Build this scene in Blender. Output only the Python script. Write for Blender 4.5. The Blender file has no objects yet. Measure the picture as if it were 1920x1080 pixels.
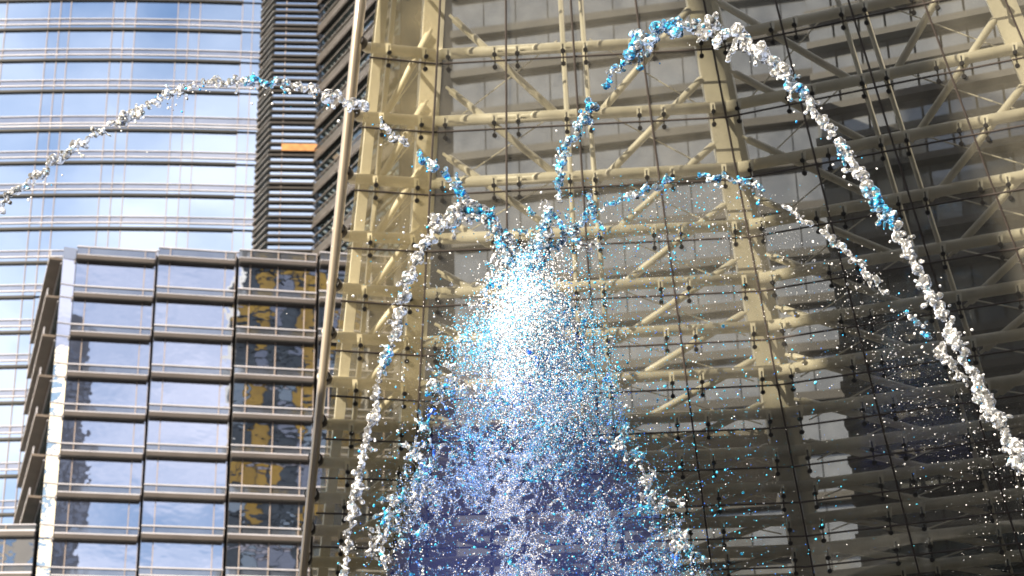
import bpy, math, random
import numpy as np
from mathutils import Vector, Matrix, noise as mnoise

# ------------------------------------------------------------------ camera, sky, sun, exposure
scene = bpy.context.scene
COL = scene.collection
FPX = 3500.0
PITCH = math.atan(FPX / 7840.0)
ROLL = math.atan(175.0 / 7840.0)
CAMPOS = Vector((0, 0, 1.6))
_F = Vector((0, math.cos(PITCH), math.sin(PITCH)))
_u0 = Vector((0, -math.sin(PITCH), math.cos(PITCH)))
_r0 = Vector((1, 0, 0))
_R = _r0 * math.cos(ROLL) - _u0 * math.sin(ROLL)
_U = _u0 * math.cos(ROLL) + _r0 * math.sin(ROLL)

cam = bpy.data.cameras.new('camera')
cam.sensor_width = 36.0
cam.lens = FPX / 1920.0 * 36.0
cam.clip_start = 0.1
cam.clip_end = 5000
cam.dof.use_dof = True
cam.dof.focus_distance = 33.0
cam.dof.aperture_fstop = 1.25
camo = bpy.data.objects.new('camera', cam)
COL.objects.link(camo)
camo.matrix_world = Matrix(((_R.x, _U.x, -_F.x, CAMPOS.x), (_R.y, _U.y, -_F.y, CAMPOS.y),
                            (_R.z, _U.z, -_F.z, CAMPOS.z), (0, 0, 0, 1)))
scene.camera = camo

SUN_EL = math.radians(23)
SUN_AZ = Vector((-0.75, -0.66)).normalized()
sun_dir = Vector((SUN_AZ.x * math.cos(SUN_EL), SUN_AZ.y * math.cos(SUN_EL), math.sin(SUN_EL)))

world = bpy.data.worlds.new('World')
scene.world = world
world.use_nodes = True
wn, wl = world.node_tree.nodes, world.node_tree.links
wn.clear()
w_out = wn.new('ShaderNodeOutputWorld')
w_bg = wn.new('ShaderNodeBackground')
w_bg.inputs['Strength'].default_value = 0.058
w_sky = wn.new('ShaderNodeTexSky')
w_sky.sky_type = 'NISHITA'
w_sky.sun_disc = False
w_sky.sun_elevation = SUN_EL
w_sky.sun_rotation = math.atan2(SUN_AZ.x, SUN_AZ.y)
w_sky.altitude = 600
w_sky.dust_density = 0.25
w_sky.ozone_density = 1.8
w_tc = wn.new('ShaderNodeTexCoord')
w_sep = wn.new('ShaderNodeSeparateXYZ')
w_abs = wn.new('ShaderNodeMath'); w_abs.operation = 'ABSOLUTE'
w_add = wn.new('ShaderNodeMath'); w_add.operation = 'ADD'; w_add.inputs[1].default_value = 0.12
w_dx = wn.new('ShaderNodeMath'); w_dx.operation = 'DIVIDE'
w_dy = wn.new('ShaderNodeMath'); w_dy.operation = 'DIVIDE'
w_cmb = wn.new('ShaderNodeCombineXYZ'); w_cmb.inputs[2].default_value = 14.1
w_noise = wn.new('ShaderNodeTexNoise')
w_noise.inputs['Scale'].default_value = 2.1
w_noise.inputs['Detail'].default_value = 7
w_noise.inputs['Roughness'].default_value = 0.52
w_ramp = wn.new('ShaderNodeValToRGB')
w_ramp.color_ramp.elements[0].position = 0.29
w_ramp.color_ramp.elements[1].position = 0.57
w_mix = wn.new('ShaderNodeMix'); w_mix.data_type = 'RGBA'
w_mix.inputs['B'].default_value = (8.0, 8.1, 9.0, 1)
wl.new(w_tc.outputs['Generated'], w_sep.inputs[0])
wl.new(w_sep.outputs['Z'], w_abs.inputs[0]); wl.new(w_abs.outputs[0], w_add.inputs[0])
wl.new(w_sep.outputs['X'], w_dx.inputs[0]); wl.new(w_add.outputs[0], w_dx.inputs[1])
wl.new(w_sep.outputs['Y'], w_dy.inputs[0]); wl.new(w_add.outputs[0], w_dy.inputs[1])
wl.new(w_dx.outputs[0], w_cmb.inputs[0]); wl.new(w_dy.outputs[0], w_cmb.inputs[1])
wl.new(w_cmb.outputs[0], w_noise.inputs['Vector'])
wl.new(w_noise.outputs['Fac'], w_ramp.inputs[0])
wl.new(w_ramp.outputs[0], w_mix.inputs['Factor'])
wl.new(w_sky.outputs[0], w_mix.inputs['A'])
wl.new(w_mix.outputs['Result'], w_bg.inputs['Color'])
wl.new(w_bg.outputs[0], w_out.inputs['Surface'])

sun = bpy.data.lights.new('sun', 'SUN')
sun.energy = 5.0
sun.angle = math.radians(0.5)
sun.color = (1.0, 0.88, 0.71)
suno = bpy.data.objects.new('sun', sun)
COL.objects.link(suno)
suno.location = sun_dir * 200
suno.rotation_euler = sun_dir.to_track_quat('Z', 'Y').to_euler()

scene.view_settings.view_transform = 'Standard'
scene.view_settings.look = 'None'
scene.view_settings.gamma = 1
scene.view_settings.exposure = 1.5
scene.cycles.max_bounces = 10
scene.cycles.transparent_max_bounces = 24
scene.cycles.transmission_bounces = 8
scene.cycles.glossy_bounces = 4
scene.cycles.diffuse_bounces = 4
scene.cycles.sample_clamp_indirect = 6
scene.cycles.caustics_refractive = False
scene.cycles.caustics_reflective = False

# ------------------------------------------------------------------ picture-to-place helpers
def ray(px, py):
    return (_F * FPX + _R * (px - 960) + _U * (540 - py)).normalized()
def at(px, py, Y):
    d = ray(px, py)
    return CAMPOS + d * (Y / d.y)
def at_z(px, py, z):
    d = ray(px, py)
    return CAMPOS + d * ((z - CAMPOS.z) / d.z)
def proj(p):
    v = Vector(p) - CAMPOS
    k = FPX / v.dot(_F)
    return 960 + v.dot(_R) * k, 540 - v.dot(_U) * k

# ------------------------------------------------------------------ mesh and object helpers
def empty(name, loc=(0, 0, 0), label=None, cat=None, group=None):
    o = bpy.data.objects.new(name, None)
    o.location = loc
    o.empty_display_size = 0.5
    COL.objects.link(o)
    tag(o, label, cat, group)
    return o
def tag(o, label=None, cat=None, group=None, kind=None):
    if label: o['label'] = label
    if cat: o['category'] = cat
    if group: o['group'] = group
    if kind: o['kind'] = kind
    return o

def root_loc(parent):
    v = Vector((0, 0, 0))
    while parent is not None:
        v = v + parent.location
        parent = parent.parent
    return v

class MB:
    def __init__(self):
        self.v, self.f = [], []
    def hexa(self, p):
        # p: bottom 4 (ccw seen from above), top 4
        b = len(self.v)
        self.v += [Vector(q) for q in p]
        for f in ((3, 2, 1, 0), (4, 5, 6, 7), (0, 1, 5, 4), (1, 2, 6, 5), (2, 3, 7, 6), (3, 0, 4, 7)):
            self.f.append(tuple(b + i for i in f))
        return self
    def box(self, lo, hi):
        x0, y0, z0 = lo; x1, y1, z1 = hi
        return self.hexa([(x0, y0, z0), (x1, y0, z0), (x1, y1, z0), (x0, y1, z0),
                          (x0, y0, z1), (x1, y0, z1), (x1, y1, z1), (x0, y1, z1)])
    def slab(self, p00, p10, p11, p01, n, t0, t1):
        # quad panel, from offset t0 (back) to t1 (front) along n
        P = [Vector(q) for q in (p00, p10, p11, p01)]
        n = Vector(n)
        return self.hexa([P[0] + n * t1, P[1] + n * t1, P[1] + n * t0, P[0] + n * t0,
                          P[3] + n * t1, P[2] + n * t1, P[2] + n * t0, P[3] + n * t0])
    def beam(self, p, q, w, h, up=(0, 0, 1)):
        p, q, up = Vector(p), Vector(q), Vector(up)
        d = (q - p).normalized()
        s = d.cross(up)
        if s.length < 1e-5:
            s = d.cross(Vector((0, 1, 0)))
        s.normalize()
        u = s.cross(d).normalized()
        a, b = s * (w / 2), u * (h / 2)
        return self.hexa([p - a - b, p + a - b, q + a - b, q - a - b, p - a + b, p + a + b, q + a + b, q - a + b])
    def tube(self, pts, r, seg=14, cap=True):
        pts = [Vector(p) for p in pts]
        n = len(pts)
        rs = r if isinstance(r, (list, tuple)) else [r] * n
        base = len(self.v)
        d0 = (pts[-1] - pts[0]).normalized()
        ref = Vector((0, 0, 1)) if abs(d0.z) < 0.9 else Vector((0, 1, 0))
        for i, p in enumerate(pts):
            d = (pts[min(i + 1, n - 1)] - pts[max(i - 1, 0)]).normalized()
            s = d.cross(ref).normalized(); u = s.cross(d)
            for k in range(seg):
                a = 2 * math.pi * k / seg
                self.v.append(p + (s * math.cos(a) + u * math.sin(a)) * rs[i])
        for i in range(n - 1):
            for k in range(seg):
                k2 = (k + 1) % seg
                self.f.append((base + i * seg + k, base + i * seg + k2, base + (i + 1) * seg + k2, base + (i + 1) * seg + k))
        if cap:
            self.f.append(tuple(base + k for k in range(seg)))
            self.f.append(tuple(base + (n - 1) * seg + k for k in reversed(range(seg))))
        return self
    def strip(self, path, prof):
        # sweep a closed profile [(out, up), ...] along path [(point, outward normal), ...]
        base = len(self.v); m = len(prof)
        for p, n in path:
            for o, u in prof:
                self.v.append(Vector(p) + Vector(n) * o + Vector((0, 0, u)))
        for i in range(len(path) - 1):
            for k in range(m):
                k2 = (k + 1) % m
                self.f.append((base + i * m + k, base + i * m + k2, base + (i + 1) * m + k2, base + (i + 1) * m + k))
        self.f.append(tuple(base + k for k in reversed(range(m))))
        self.f.append(tuple(base + (len(path) - 1) * m + k for k in range(m)))
        return self
    def build(self, name, mat, parent=None, smooth=False, bevel=0):
        off = root_loc(parent)
        me = bpy.data.meshes.new(name)
        me.from_pydata([v - off for v in self.v], [], self.f)
        import bmesh
        bm = bmesh.new(); bm.from_mesh(me)
        bmesh.ops.recalc_face_normals(bm, faces=bm.faces)
        bm.to_mesh(me); bm.free()
        me.materials.append(mat)
        if smooth:
            me.polygons.foreach_set('use_smooth', [len(p.vertices) == 4 for p in me.polygons])
        o = bpy.data.objects.new(name, me)
        COL.objects.link(o)
        if parent is not None:
            o.parent = parent
        if bevel:
            b = o.modifiers.new('bevel', 'BEVEL'); b.width = bevel; b.segments = 2; b.limit_method = 'ANGLE'
        return o

# ------------------------------------------------------------------ materials
def new_mat(name):
    m = bpy.data.materials.new(name)
    m.use_nodes = True
    nt = m.node_tree
    nt.nodes.clear()
    out = nt.nodes.new('ShaderNodeOutputMaterial')
    return m, nt.nodes, nt.links, out

def noise_col(N, L, c0, c1, scale, detail=4, lo=0.35, hi=0.65, coord='pos', stretch=None):
    if coord == 'pos':
        src = N.new('ShaderNodeNewGeometry').outputs['Position']
    else:
        src = N.new('ShaderNodeTexCoord').outputs['Object']
    if stretch:
        mp = N.new('ShaderNodeMapping'); mp.inputs['Scale'].default_value = stretch
        L.new(src, mp.inputs[0]); src = mp.outputs[0]
    t = N.new('ShaderNodeTexNoise'); t.inputs['Scale'].default_value = scale; t.inputs['Detail'].default_value = detail
    L.new(src, t.inputs['Vector'])
    r = N.new('ShaderNodeValToRGB')
    r.color_ramp.elements[0].position = lo; r.color_ramp.elements[1].position = hi
    r.color_ramp.elements[0].color = (*c0, 1); r.color_ramp.elements[1].color = (*c1, 1)
    L.new(t.outputs['Fac'], r.inputs[0])
    return r.outputs[0], t.outputs['Fac']

def paint(name, c, rough=0.5, metal=0.0, var=0.12, scale=1.2, bump=0.0, stretch=None, spec=0.5):
    m, N, L, out = new_mat(name)
    b = N.new('ShaderNodeBsdfPrincipled')
    c0 = tuple(x * (1 - var) for x in c); c1 = tuple(min(1, x * (1 + var)) for x in c)
    col, fac = noise_col(N, L, c0, c1, scale, 5, stretch=stretch)
    L.new(col, b.inputs['Base Color'])
    b.inputs['Roughness'].default_value = rough
    b.inputs['Metallic'].default_value = metal
    b.inputs['Specular IOR Level'].default_value = spec
    if bump:
        bp = N.new('ShaderNodeBump'); bp.inputs['Strength'].default_value = bump; bp.inputs['Distance'].default_value = 0.02
        L.new(fac, bp.inputs['Height']); L.new(bp.outputs[0], b.inputs['Normal'])
    L.new(b.outputs[0], out.inputs['Surface'])
    return m

def mirror_glass(name, tint, dark, refl=0.8, rough=0.02, wave=0.0, wscale=0.6, stretch=(1, 1, 1), grade=0.0):
    """coated curtain-wall glass: strong reflection over a dark body, slightly rippled"""
    m, N, L, out = new_mat(name)
    g = N.new('ShaderNodeBsdfGlossy'); g.inputs['Color'].default_value = (*tint, 1); g.inputs['Roughness'].default_value = rough
    d = N.new('ShaderNodeBsdfDiffuse')
    col, _ = noise_col(N, L, tuple(x * 0.8 for x in dark), tuple(x * 1.2 for x in dark), 0.7, 3)
    L.new(col, d.inputs['Color'])
    lw = N.new('ShaderNodeLayerWeight'); lw.inputs['Blend'].default_value = 0.25
    mr = N.new('ShaderNodeMapRange'); mr.inputs['To Min'].default_value = refl; mr.inputs['To Max'].default_value = 1.0
    L.new(lw.outputs['Fresnel'], mr.inputs['Value'])
    mx = N.new('ShaderNodeMixShader')
    L.new(mr.outputs[0], mx.inputs[0]); L.new(d.outputs[0], mx.inputs[1]); L.new(g.outputs[0], mx.inputs[2])
    if wave:
        geo = N.new('ShaderNodeNewGeometry')
        mp = N.new('ShaderNodeMapping'); mp.inputs['Scale'].default_value = stretch
        L.new(geo.outputs['Position'], mp.inputs[0])
        t = N.new('ShaderNodeTexNoise'); t.inputs['Scale'].default_value = wscale; t.inputs['Detail'].default_value = 2.0
        L.new(mp.outputs[0], t.inputs['Vector'])
        bp = N.new('ShaderNodeBump'); bp.inputs['Strength'].default_value = 1.0; bp.inputs['Distance'].default_value = wave
        L.new(t.outputs['Fac'], bp.inputs['Height'])
        L.new(bp.outputs[0], g.inputs['Normal'])
    L.new(mx.outputs[0], out.inputs['Surface'])
    return m

def clear_glass(name, tint=(0.62, 0.63, 0.60), dust_veil=0.05, dust_veil_col=(0.8, 0.76, 0.62), refl=1.0):
    m, N, L, out = new_mat(name)
    tr = N.new('ShaderNodeBsdfTransparent'); tr.inputs['Color'].default_value = (*tint, 1)
    g = N.new('ShaderNodeBsdfGlossy'); g.inputs['Roughness'].default_value = 0.015
    g.inputs['Color'].default_value = (0.9, 0.95, 1.0, 1)
    fr = N.new('ShaderNodeLayerWeight'); fr.inputs['Blend'].default_value = 0.5
    pw = N.new('ShaderNodeMath'); pw.operation = 'POWER'; pw.inputs[1].default_value = 5.0
    L.new(fr.outputs['Facing'], pw.inputs[0])
    mul = N.new('ShaderNodeMath'); mul.operation = 'MULTIPLY_ADD'; mul.inputs[1].default_value = 0.95 * refl; mul.inputs[2].default_value = 0.045 * refl
    L.new(pw.outputs[0], mul.inputs[0])
    m1 = N.new('ShaderNodeMixShader')
    L.new(mul.outputs[0], m1.inputs[0]); L.new(tr.outputs[0], m1.inputs[1]); L.new(g.outputs[0], m1.inputs[2])
    tl = N.new('ShaderNodeBsdfTranslucent'); tl.inputs['Color'].default_value = (*dust_veil_col, 1)
    df = N.new('ShaderNodeBsdfDiffuse'); df.inputs['Color'].default_value = (*dust_veil_col, 1)
    m0 = N.new('ShaderNodeMixShader'); m0.inputs[0].default_value = 0.3
    L.new(tl.outputs[0], m0.inputs[1]); L.new(df.outputs[0], m0.inputs[2])
    geo = N.new('ShaderNodeNewGeometry')
    t = N.new('ShaderNodeTexNoise'); t.inputs['Scale'].default_value = 0.9; t.inputs['Detail'].default_value = 5
    L.new(geo.outputs['Position'], t.inputs['Vector'])
    mr = N.new('ShaderNodeMapRange'); mr.inputs['From Min'].default_value = 0.3; mr.inputs['From Max'].default_value = 0.7
    mr.inputs['To Min'].default_value = dust_veil * 0.6; mr.inputs['To Max'].default_value = dust_veil * 1.4
    L.new(t.outputs['Fac'], mr.inputs['Value'])
    m2 = N.new('ShaderNodeMixShader')
    L.new(mr.outputs[0], m2.inputs[0]); L.new(m1.outputs[0], m2.inputs[1]); L.new(m0.outputs[0], m2.inputs[2])
    L.new(m2.outputs[0], out.inputs['Surface'])
    return m

def water_mat(name, c_a, c_b, share, foam=0.5, scale=14.0, trans=0.4):
    """broken water: patches of bright froth over clear refracting water; the froth goes from c_a to c_b"""
    m, N, L, out = new_mat(name)
    geo = N.new('ShaderNodeNewGeometry')
    tc = N.new('ShaderNodeTexNoise'); tc.inputs['Scale'].default_value = 5.0; tc.inputs['Detail'].default_value = 5; tc.inputs['Roughness'].default_value = .65
    L.new(geo.outputs['Position'], tc.inputs['Vector'])
    rc = N.new('ShaderNodeValToRGB')
    mid = 0.5 + (0.5 - share) * 0.45
    rc.color_ramp.elements[0].position = mid - .05; rc.color_ramp.elements[1].position = mid + .05
    rc.color_ramp.elements[0].color = (*c_a, 1); rc.color_ramp.elements[1].color = (*c_b, 1)
    L.new(tc.outputs['Fac'], rc.inputs[0])
    p = N.new('ShaderNodeBsdfPrincipled')
    p.inputs['Base Color'].default_value = (*[min(1, .35 + .65 * (x * (1 - share) + y * share)) for x, y in zip(c_a, c_b)], 1)
    p.inputs['Roughness'].default_value = 0.03
    p.inputs['IOR'].default_value = 1.33
    p.inputs['Transmission Weight'].default_value = 1.0
    m1 = N.new('ShaderNodeBsdfPrincipled')
    L.new(rc.outputs[0], m1.inputs['Base Color'])
    m1.inputs['Subsurface Weight'].default_value = 1.0
    m1.inputs['Subsurface Radius'].default_value = (1, 1, 1)
    m1.inputs['Subsurface Scale'].default_value = 0.06
    m1.inputs['Roughness'].default_value = 0.1
    m1.inputs['IOR'].default_value = 1.33
    t = N.new('ShaderNodeTexNoise'); t.inputs['Scale'].default_value = scale; t.inputs['Detail'].default_value = 4
    L.new(geo.outputs['Position'], t.inputs['Vector'])
    mr = N.new('ShaderNodeMapRange'); c = 0.5 + (0.5 - foam) * 0.4
    mr.inputs['From Min'].default_value = c - .05; mr.inputs['From Max'].default_value = c + .05
    mr.inputs['To Min'].default_value = .12; mr.inputs['To Max'].default_value = 1.0
    L.new(t.outputs['Fac'], mr.inputs['Value'])
    m2 = N.new('ShaderNodeMixShader')
    L.new(mr.outputs[0], m2.inputs[0]); L.new(p.outputs[0], m2.inputs[1]); L.new(m1.outputs[0], m2.inputs[2])
    L.new(m2.outputs[0], out.inputs['Surface'])
    return m

M = {}
M['fin'] = paint('bronze_fin', (0.026, 0.024, 0.020), 0.5, 0.0, 0.15, 0.5)
M['taupe'] = paint('taupe_metal', (0.095, 0.080, 0.070), 0.45, 0.2, 0.1, 0.5)
M['rail'] = paint('pale_rail', (0.50, 0.49, 0.52), 0.4, 0.1, 0.08, 0.5)
M['mullion'] = paint('brown_mullion', (0.30, 0.24, 0.20), 0.5, 0, 0.1, 0.5)
M['slat'] = paint('brown_slat', (0.038, 0.032, 0.026), 0.5, 0, 0.18, 0.4)
M['sunshade'] = paint('brown_sunshade', (0.17, 0.135, 0.105), 0.6, 0, 0.15, 0.5)
M['wood'] = paint('orange_wood', (0.42, 0.19, 0.06), 0.6, 0, 0.2, 2.0)
M['tower_glass'] = mirror_glass('tower_glass', (0.80, 0.90, 1.0), (0.03, 0.04, 0.06), 0.88, 0.02, 0.004, 0.25)
M['tower_spandrel'] = mirror_glass('tower_spandrel', (0.62, 0.64, 0.70), (0.16, 0.17, 0.20), 0.70, 0.05, 0.004, 0.25)
M['podium_glass'] = mirror_glass('podium_glass', (0.82, 0.84, 0.94), (0.02, 0.025, 0.04), 0.82, 0.012, 0.0065, 0.5, (1, 1, 1.6))
M['podium_spandrel'] = mirror_glass('podium_spandrel', (0.52, 0.56, 0.63), (0.10, 0.105, 0.12), 0.62, 0.05, 0.009, 0.5)
M['dark_glass'] = mirror_glass('dark_glass', (0.30, 0.36, 0.38), (0.012, 0.015, 0.016), 0.6, 0.02, 0.02, 0.5)
M['cream'] = paint('cream_steel', (0.74, 0.695, 0.58), 0.38, 0, 0.13, 1.6, stretch=(1, 1, .35))
M['pole'] = paint('pole_steel', (0.42, 0.36, 0.28), 0.28, 0.6, 0.08, 0.8)
M['black'] = paint('black_fitting', (0.015, 0.014, 0.013), 0.4, 0.3, 0.1, 5)
M['gasket'] = paint('dark_gasket', (0.030, 0.022, 0.018), 0.6, 0, 0.2, 2)
M['pav_glass'] = clear_glass('pavilion_glass', (0.77, 0.77, 0.74), 0.085, (0.78, 0.74, 0.64))
M['pav_glass_pale'] = clear_glass('pavilion_glass_pale', (0.80, 0.79, 0.72), 0.20, (0.86, 0.76, 0.52))  # pale copy: the end facet's sunlit golden glow put into its dust layer
M['stone'] = paint('paving_stone', (0.14, 0.13, 0.12), 0.7, 0, 0.2, 0.3, 0.2)
M['concrete'] = paint('concrete', (0.30, 0.28, 0.25), 0.8, 0, 0.2, 0.5, 0.3)
M['slab'] = paint('floor_slab', (0.035, 0.033, 0.032), 0.6, 0, 0.15, 0.3)
M['rear_glass'] = mirror_glass('rear_glass', (0.36, 0.40, 0.46), (0.145, 0.152, 0.165), 0.3, 0.06, 0.01, 0.3)
M['yellow'] = paint('yellow_panel', (0.48, 0.29, 0.03), 0.5, 0, 0.2, 0.2)
M['slate'] = paint('slate_panel', (0.05, 0.065, 0.07), 0.4, 0.2, 0.3, 0.2)
M['cream_wall'] = paint('cream_wall', (0.75, 0.66, 0.48), 0.8, 0, 0.1, 0.1)
M['blue_glass'] = mirror_glass('blue_window', (0.6, 0.75, 0.85), (0.2, 0.3, 0.36), 0.5, 0.03)
M['grey_wall'] = paint('grey_wall', (0.17, 0.18, 0.20), 0.7, 0, 0.2, 0.2)
WHITE, LAMP_CYAN, LAMP_BLUE = (0.98, 0.985, 1.0), (0.06, 0.50, 1.0), (0.05, 0.20, 1.0)  # cyan and blue: fountain-lamp light put into the water colour
M['w_white'] = water_mat('water_white', WHITE, LAMP_CYAN, .20, .34)
M['w_cyan'] = water_mat('water_lamp_cyan', WHITE, LAMP_CYAN, .54, .38)
M['w_blue'] = water_mat('water_lamp_blue', (0.75, 0.85, 1.0), LAMP_BLUE, .6, .5)
M['w_drop'] = water_mat('water_drop', WHITE, LAMP_CYAN, .75, .55)
M['w_core'] = water_mat('water_core', WHITE, LAMP_CYAN, .12, .9)
def drop_mat(name, c, sss=0.03):
    """small drops and froth: light soaks through them"""
    m, N, L, out = new_mat(name)
    p = N.new('ShaderNodeBsdfPrincipled')
    col, _ = noise_col(N, L, tuple(x * .9 for x in c), c, 30.0, 2)
    L.new(col, p.inputs['Base Color'])
    p.inputs['Subsurface Weight'].default_value = 1.0
    p.inputs['Subsurface Radius'].default_value = (1, 1, 1)
    p.inputs['Subsurface Scale'].default_value = sss
    p.inputs['Roughness'].default_value = 0.12
    p.inputs['IOR'].default_value = 1.33
    L.new(p.outputs[0], out.inputs['Surface'])
    return m
M['d_white'] = drop_mat('drop_white', (0.95, 0.96, 0.98))
M['d_warm'] = drop_mat('drop_warm', (0.95, 0.88, 0.78))
M['d_cyan'] = drop_mat('drop_lamp_cyan', (0.05, 0.45, 1.0))
M['d_blue'] = drop_mat('drop_lamp_blue', (0.05, 0.20, 1.0))
M['d_violet'] = drop_mat('drop_lamp_violet', (0.22, 0.38, 1.0))  # cyan, blue and violet drops carry the blue lamp light as colour

rng = random.Random(7)

# ------------------------------------------------------------------ ground
g = MB(); g.box((-1500, -1500, -0.4), (1500, 1500, 0))
tag(g.build('ground', M['stone']), kind='structure')

# ------------------------------------------------------------------ curved glass tower
T_X0, T_Y0, T_B = None, 156.0, 0.0026
_p = at(0, 300, T_Y0); T_X0 = _p.x
def tower_Y(X):
    return T_Y0 + T_B * (X - T_X0) ** 2
def tower_X(px):
    Y = T_Y0
    for _ in range(8):
        p = at(px, 0, Y); Y = tower_Y(p.x)
    return at(px, 0, Y).x
def tower_pt(X, z):
    return Vector((X, tower_Y(X), z))
def tower_n(X):
    s = 2 * T_B * (X - T_X0)
    return Vector((s, -1, 0)).normalized()
fin_y = [-110, -53, 2.2, 57.3, 115, 173, 246, 307, 368, 430.5, 494, 558, 624, 688, 756, 824, 893, 965, 1037, 1110, 1183]
fin_z = [at(0, y, T_Y0).z for y in fin_y]
mull_px = [-145, -125, -105, -25, -5, 15.5, 95, 116, 135, 215, 236, 257, 335.5, 357, 377, 456, 475.5, 494]
mull_X = [tower_X(x) for x in mull_px]
tower = empty('hotel_tower', (mull_X[8], tower_Y(mull_X[8]), 0),
              'tall gently curved tower of mirror glass with thin dark sunshade bands', 'building')
FIN_END = 15   # fins stop at this mullion
def tower_hidden(i, k):
    pm = proj(tower_pt((mull_X[i] + mull_X[i + 1]) / 2, (fin_z[k] + fin_z[k + 1]) / 2))
    return pm[0] > 135 and pm[1] > 545
tilt = {}
for i in range(len(mull_X) - 1):
    xa, xb = mull_X[i], mull_X[i + 1]
    bay = {6: .004, 7: .004}.get(i, rng.uniform(-.0035, .0035))
    for k in range(len(fin_z) - 1):
        if tower_hidden(i, k):
            continue
        zt, zb = fin_z[k], fin_z[k + 1]
        h = zt - zb
        n = tower_n((xa + xb) / 2)
        side = Vector((-n.y, n.x, 0))
        w = (xb - xa)
        for name, f0, f1, mat in (('window_pane', 0.035, 0.63, 'tower_glass'), ('spandrel_panel', 0.665, 0.81, 'tower_spandrel'),
                                  ('spandrel_panel', 0.845, 0.965, 'tower_glass')):
            e = 0.035
            a = bay * w / 2 + rng.uniform(-.0008, .0008) * w; t = rng.uniform(-.0012, .0012)
            pa0 = tower_pt(xa + e, zt - h * f1); pb0 = tower_pt(xb - e, zt - h * f1)
            pa1 = tower_pt(xa + e, zt - h * f0); pb1 = tower_pt(xb - e, zt - h * f0)
            mb = MB()
            mb.slab(pa0 + n * (-a - t), pb0 + n * (a - t), pb1 + n * (a + t), pa1 + n * (-a + t), n, -0.03, 0.0)
            mb.build(name, M[mat], tower)
path_full = [(tower_pt(x, 0), tower_n(x)) for x in mull_X]
path_fin = path_full[:FIN_END + 1]
path_left = path_full[:8]
def at_height(path, z):
    return [(Vector((p.x, p.y, z)), n) for p, n in path]
for k, z in enumerate(fin_z):
    low = k >= 11
    pf = path_left if low else path_fin
    pr = path_left if low else path_full
    MB().strip(at_height(pf, z), [(0.0, -0.14), (0.26, -0.14), (0.26, 0.09), (0.0, 0.13)]).build('sunshade_fin', M['fin'], tower)
    if k + 1 < len(fin_z):
        h = z - fin_z[k + 1]
        for f, t in ((0.647, 0.032), (0.827, 0.048)):
            MB().strip(at_height(pr, z - h * f), [(0.0, -t), (0.12, -t), (0.12, t), (0.0, t)]).build('rail', M['rail'], tower)
        if k == 5:
            MB().strip(at_height(pr, z - h * 0.90), [(0.0, -.06), (0.12, -.06), (0.12, .06), (0.0, .06)]).build('rail', M['rail'], tower)
for i, x in enumerate(mull_X):
    z0 = 0 if i < 8 else at(proj(tower_pt(x, 70))[0], 560, tower_Y(x)).z
    n = tower_n(x)
    MB().beam(tower_pt(x, z0) + n * 0.03, tower_pt(x, fin_z[0] + 1) + n * 0.03, 0.06, 0.16, n).build('mullion', M['mullion'], tower)
# solid core behind the curtain wall
core = MB()
core.strip([(tower_pt(x, 0), tower_n(x)) for x in mull_X], [(-0.25, 0), (-0.25, fin_z[0] + 1), (-14, fin_z[0] + 1), (-14, 0)])
core.build('tower_core', M['slab'], tower)

# ------------------------------------------------------------------ slatted stair tower and its wing
def horiz(alpha_deg):
    a = math.radians(alpha_deg)
    return Vector((math.cos(a), math.sin(a), 0))
def solve_front():
    uf, ut = at(517, 10, 1.0).x, None
    xt = mull_X[-1]; yt = tower_Y(xt)
    # front corner (Xf, Yf) on its ray with (yt - Yf) = 1.8 (Xf - xt)
    Yf = (yt + 1.8 * xt) / (1 + 1.8 * (at(517, 10, 1.0).x))
    return Vector((at(517, 10, Yf).x, Yf, 0)), Vector((xt, yt, 0))
LF, LT = solve_front()
d_front = horiz(4.5)
def along(p, d, px, py):
    # point on the vertical plane through p with direction d that the pixel column (px, py) sees
    r = ray(px, py)
    # CAMPOS + r t = p + d s (in plan)
    det = r.x * (-d.y) + r.y * d.x
    t = ((p.x - CAMPOS.x) * (-d.y) + (p.y - CAMPOS.y) * d.x) / det
    q = CAMPOS + r * t
    return Vector((q.x, q.y, 0)), q.z
LR, _ = along(LF, d_front, 601, 10)
d_wing = horiz(-60)
LW = LR + d_wing * 17.0
stair = empty('stair_tower', (LF.x, LF.y, 0), 'dark brown slatted tower between the curved glass tower and the glass pavilion', 'building')
def zc(y):
    x = 517 - (y - 10) * 0.031
    return at(x, y, LF.y).z
hfl = zc(344.4) - zc(406.7)
z_anchor = zc(344.4)
offs = [0, .143, .357, .564, .78]
n_front = Vector((d_front.y, -d_front.x, 0)); d_ret = (LF - LT).normalized(); n_ret = Vector((d_ret.y, -d_ret.x, 0))
n_wing = Vector((d_wing.y, -d_wing.x, 0))
c_lf = (n_front + n_ret).normalized(); c_lf = c_lf / c_lf.dot(n_front)
c_lr = (n_front + n_wing).normalized(); c_lr = c_lr / c_lr.dot(n_front)
Z_LO, Z_HI = zc(560), zc(-110)
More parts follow.
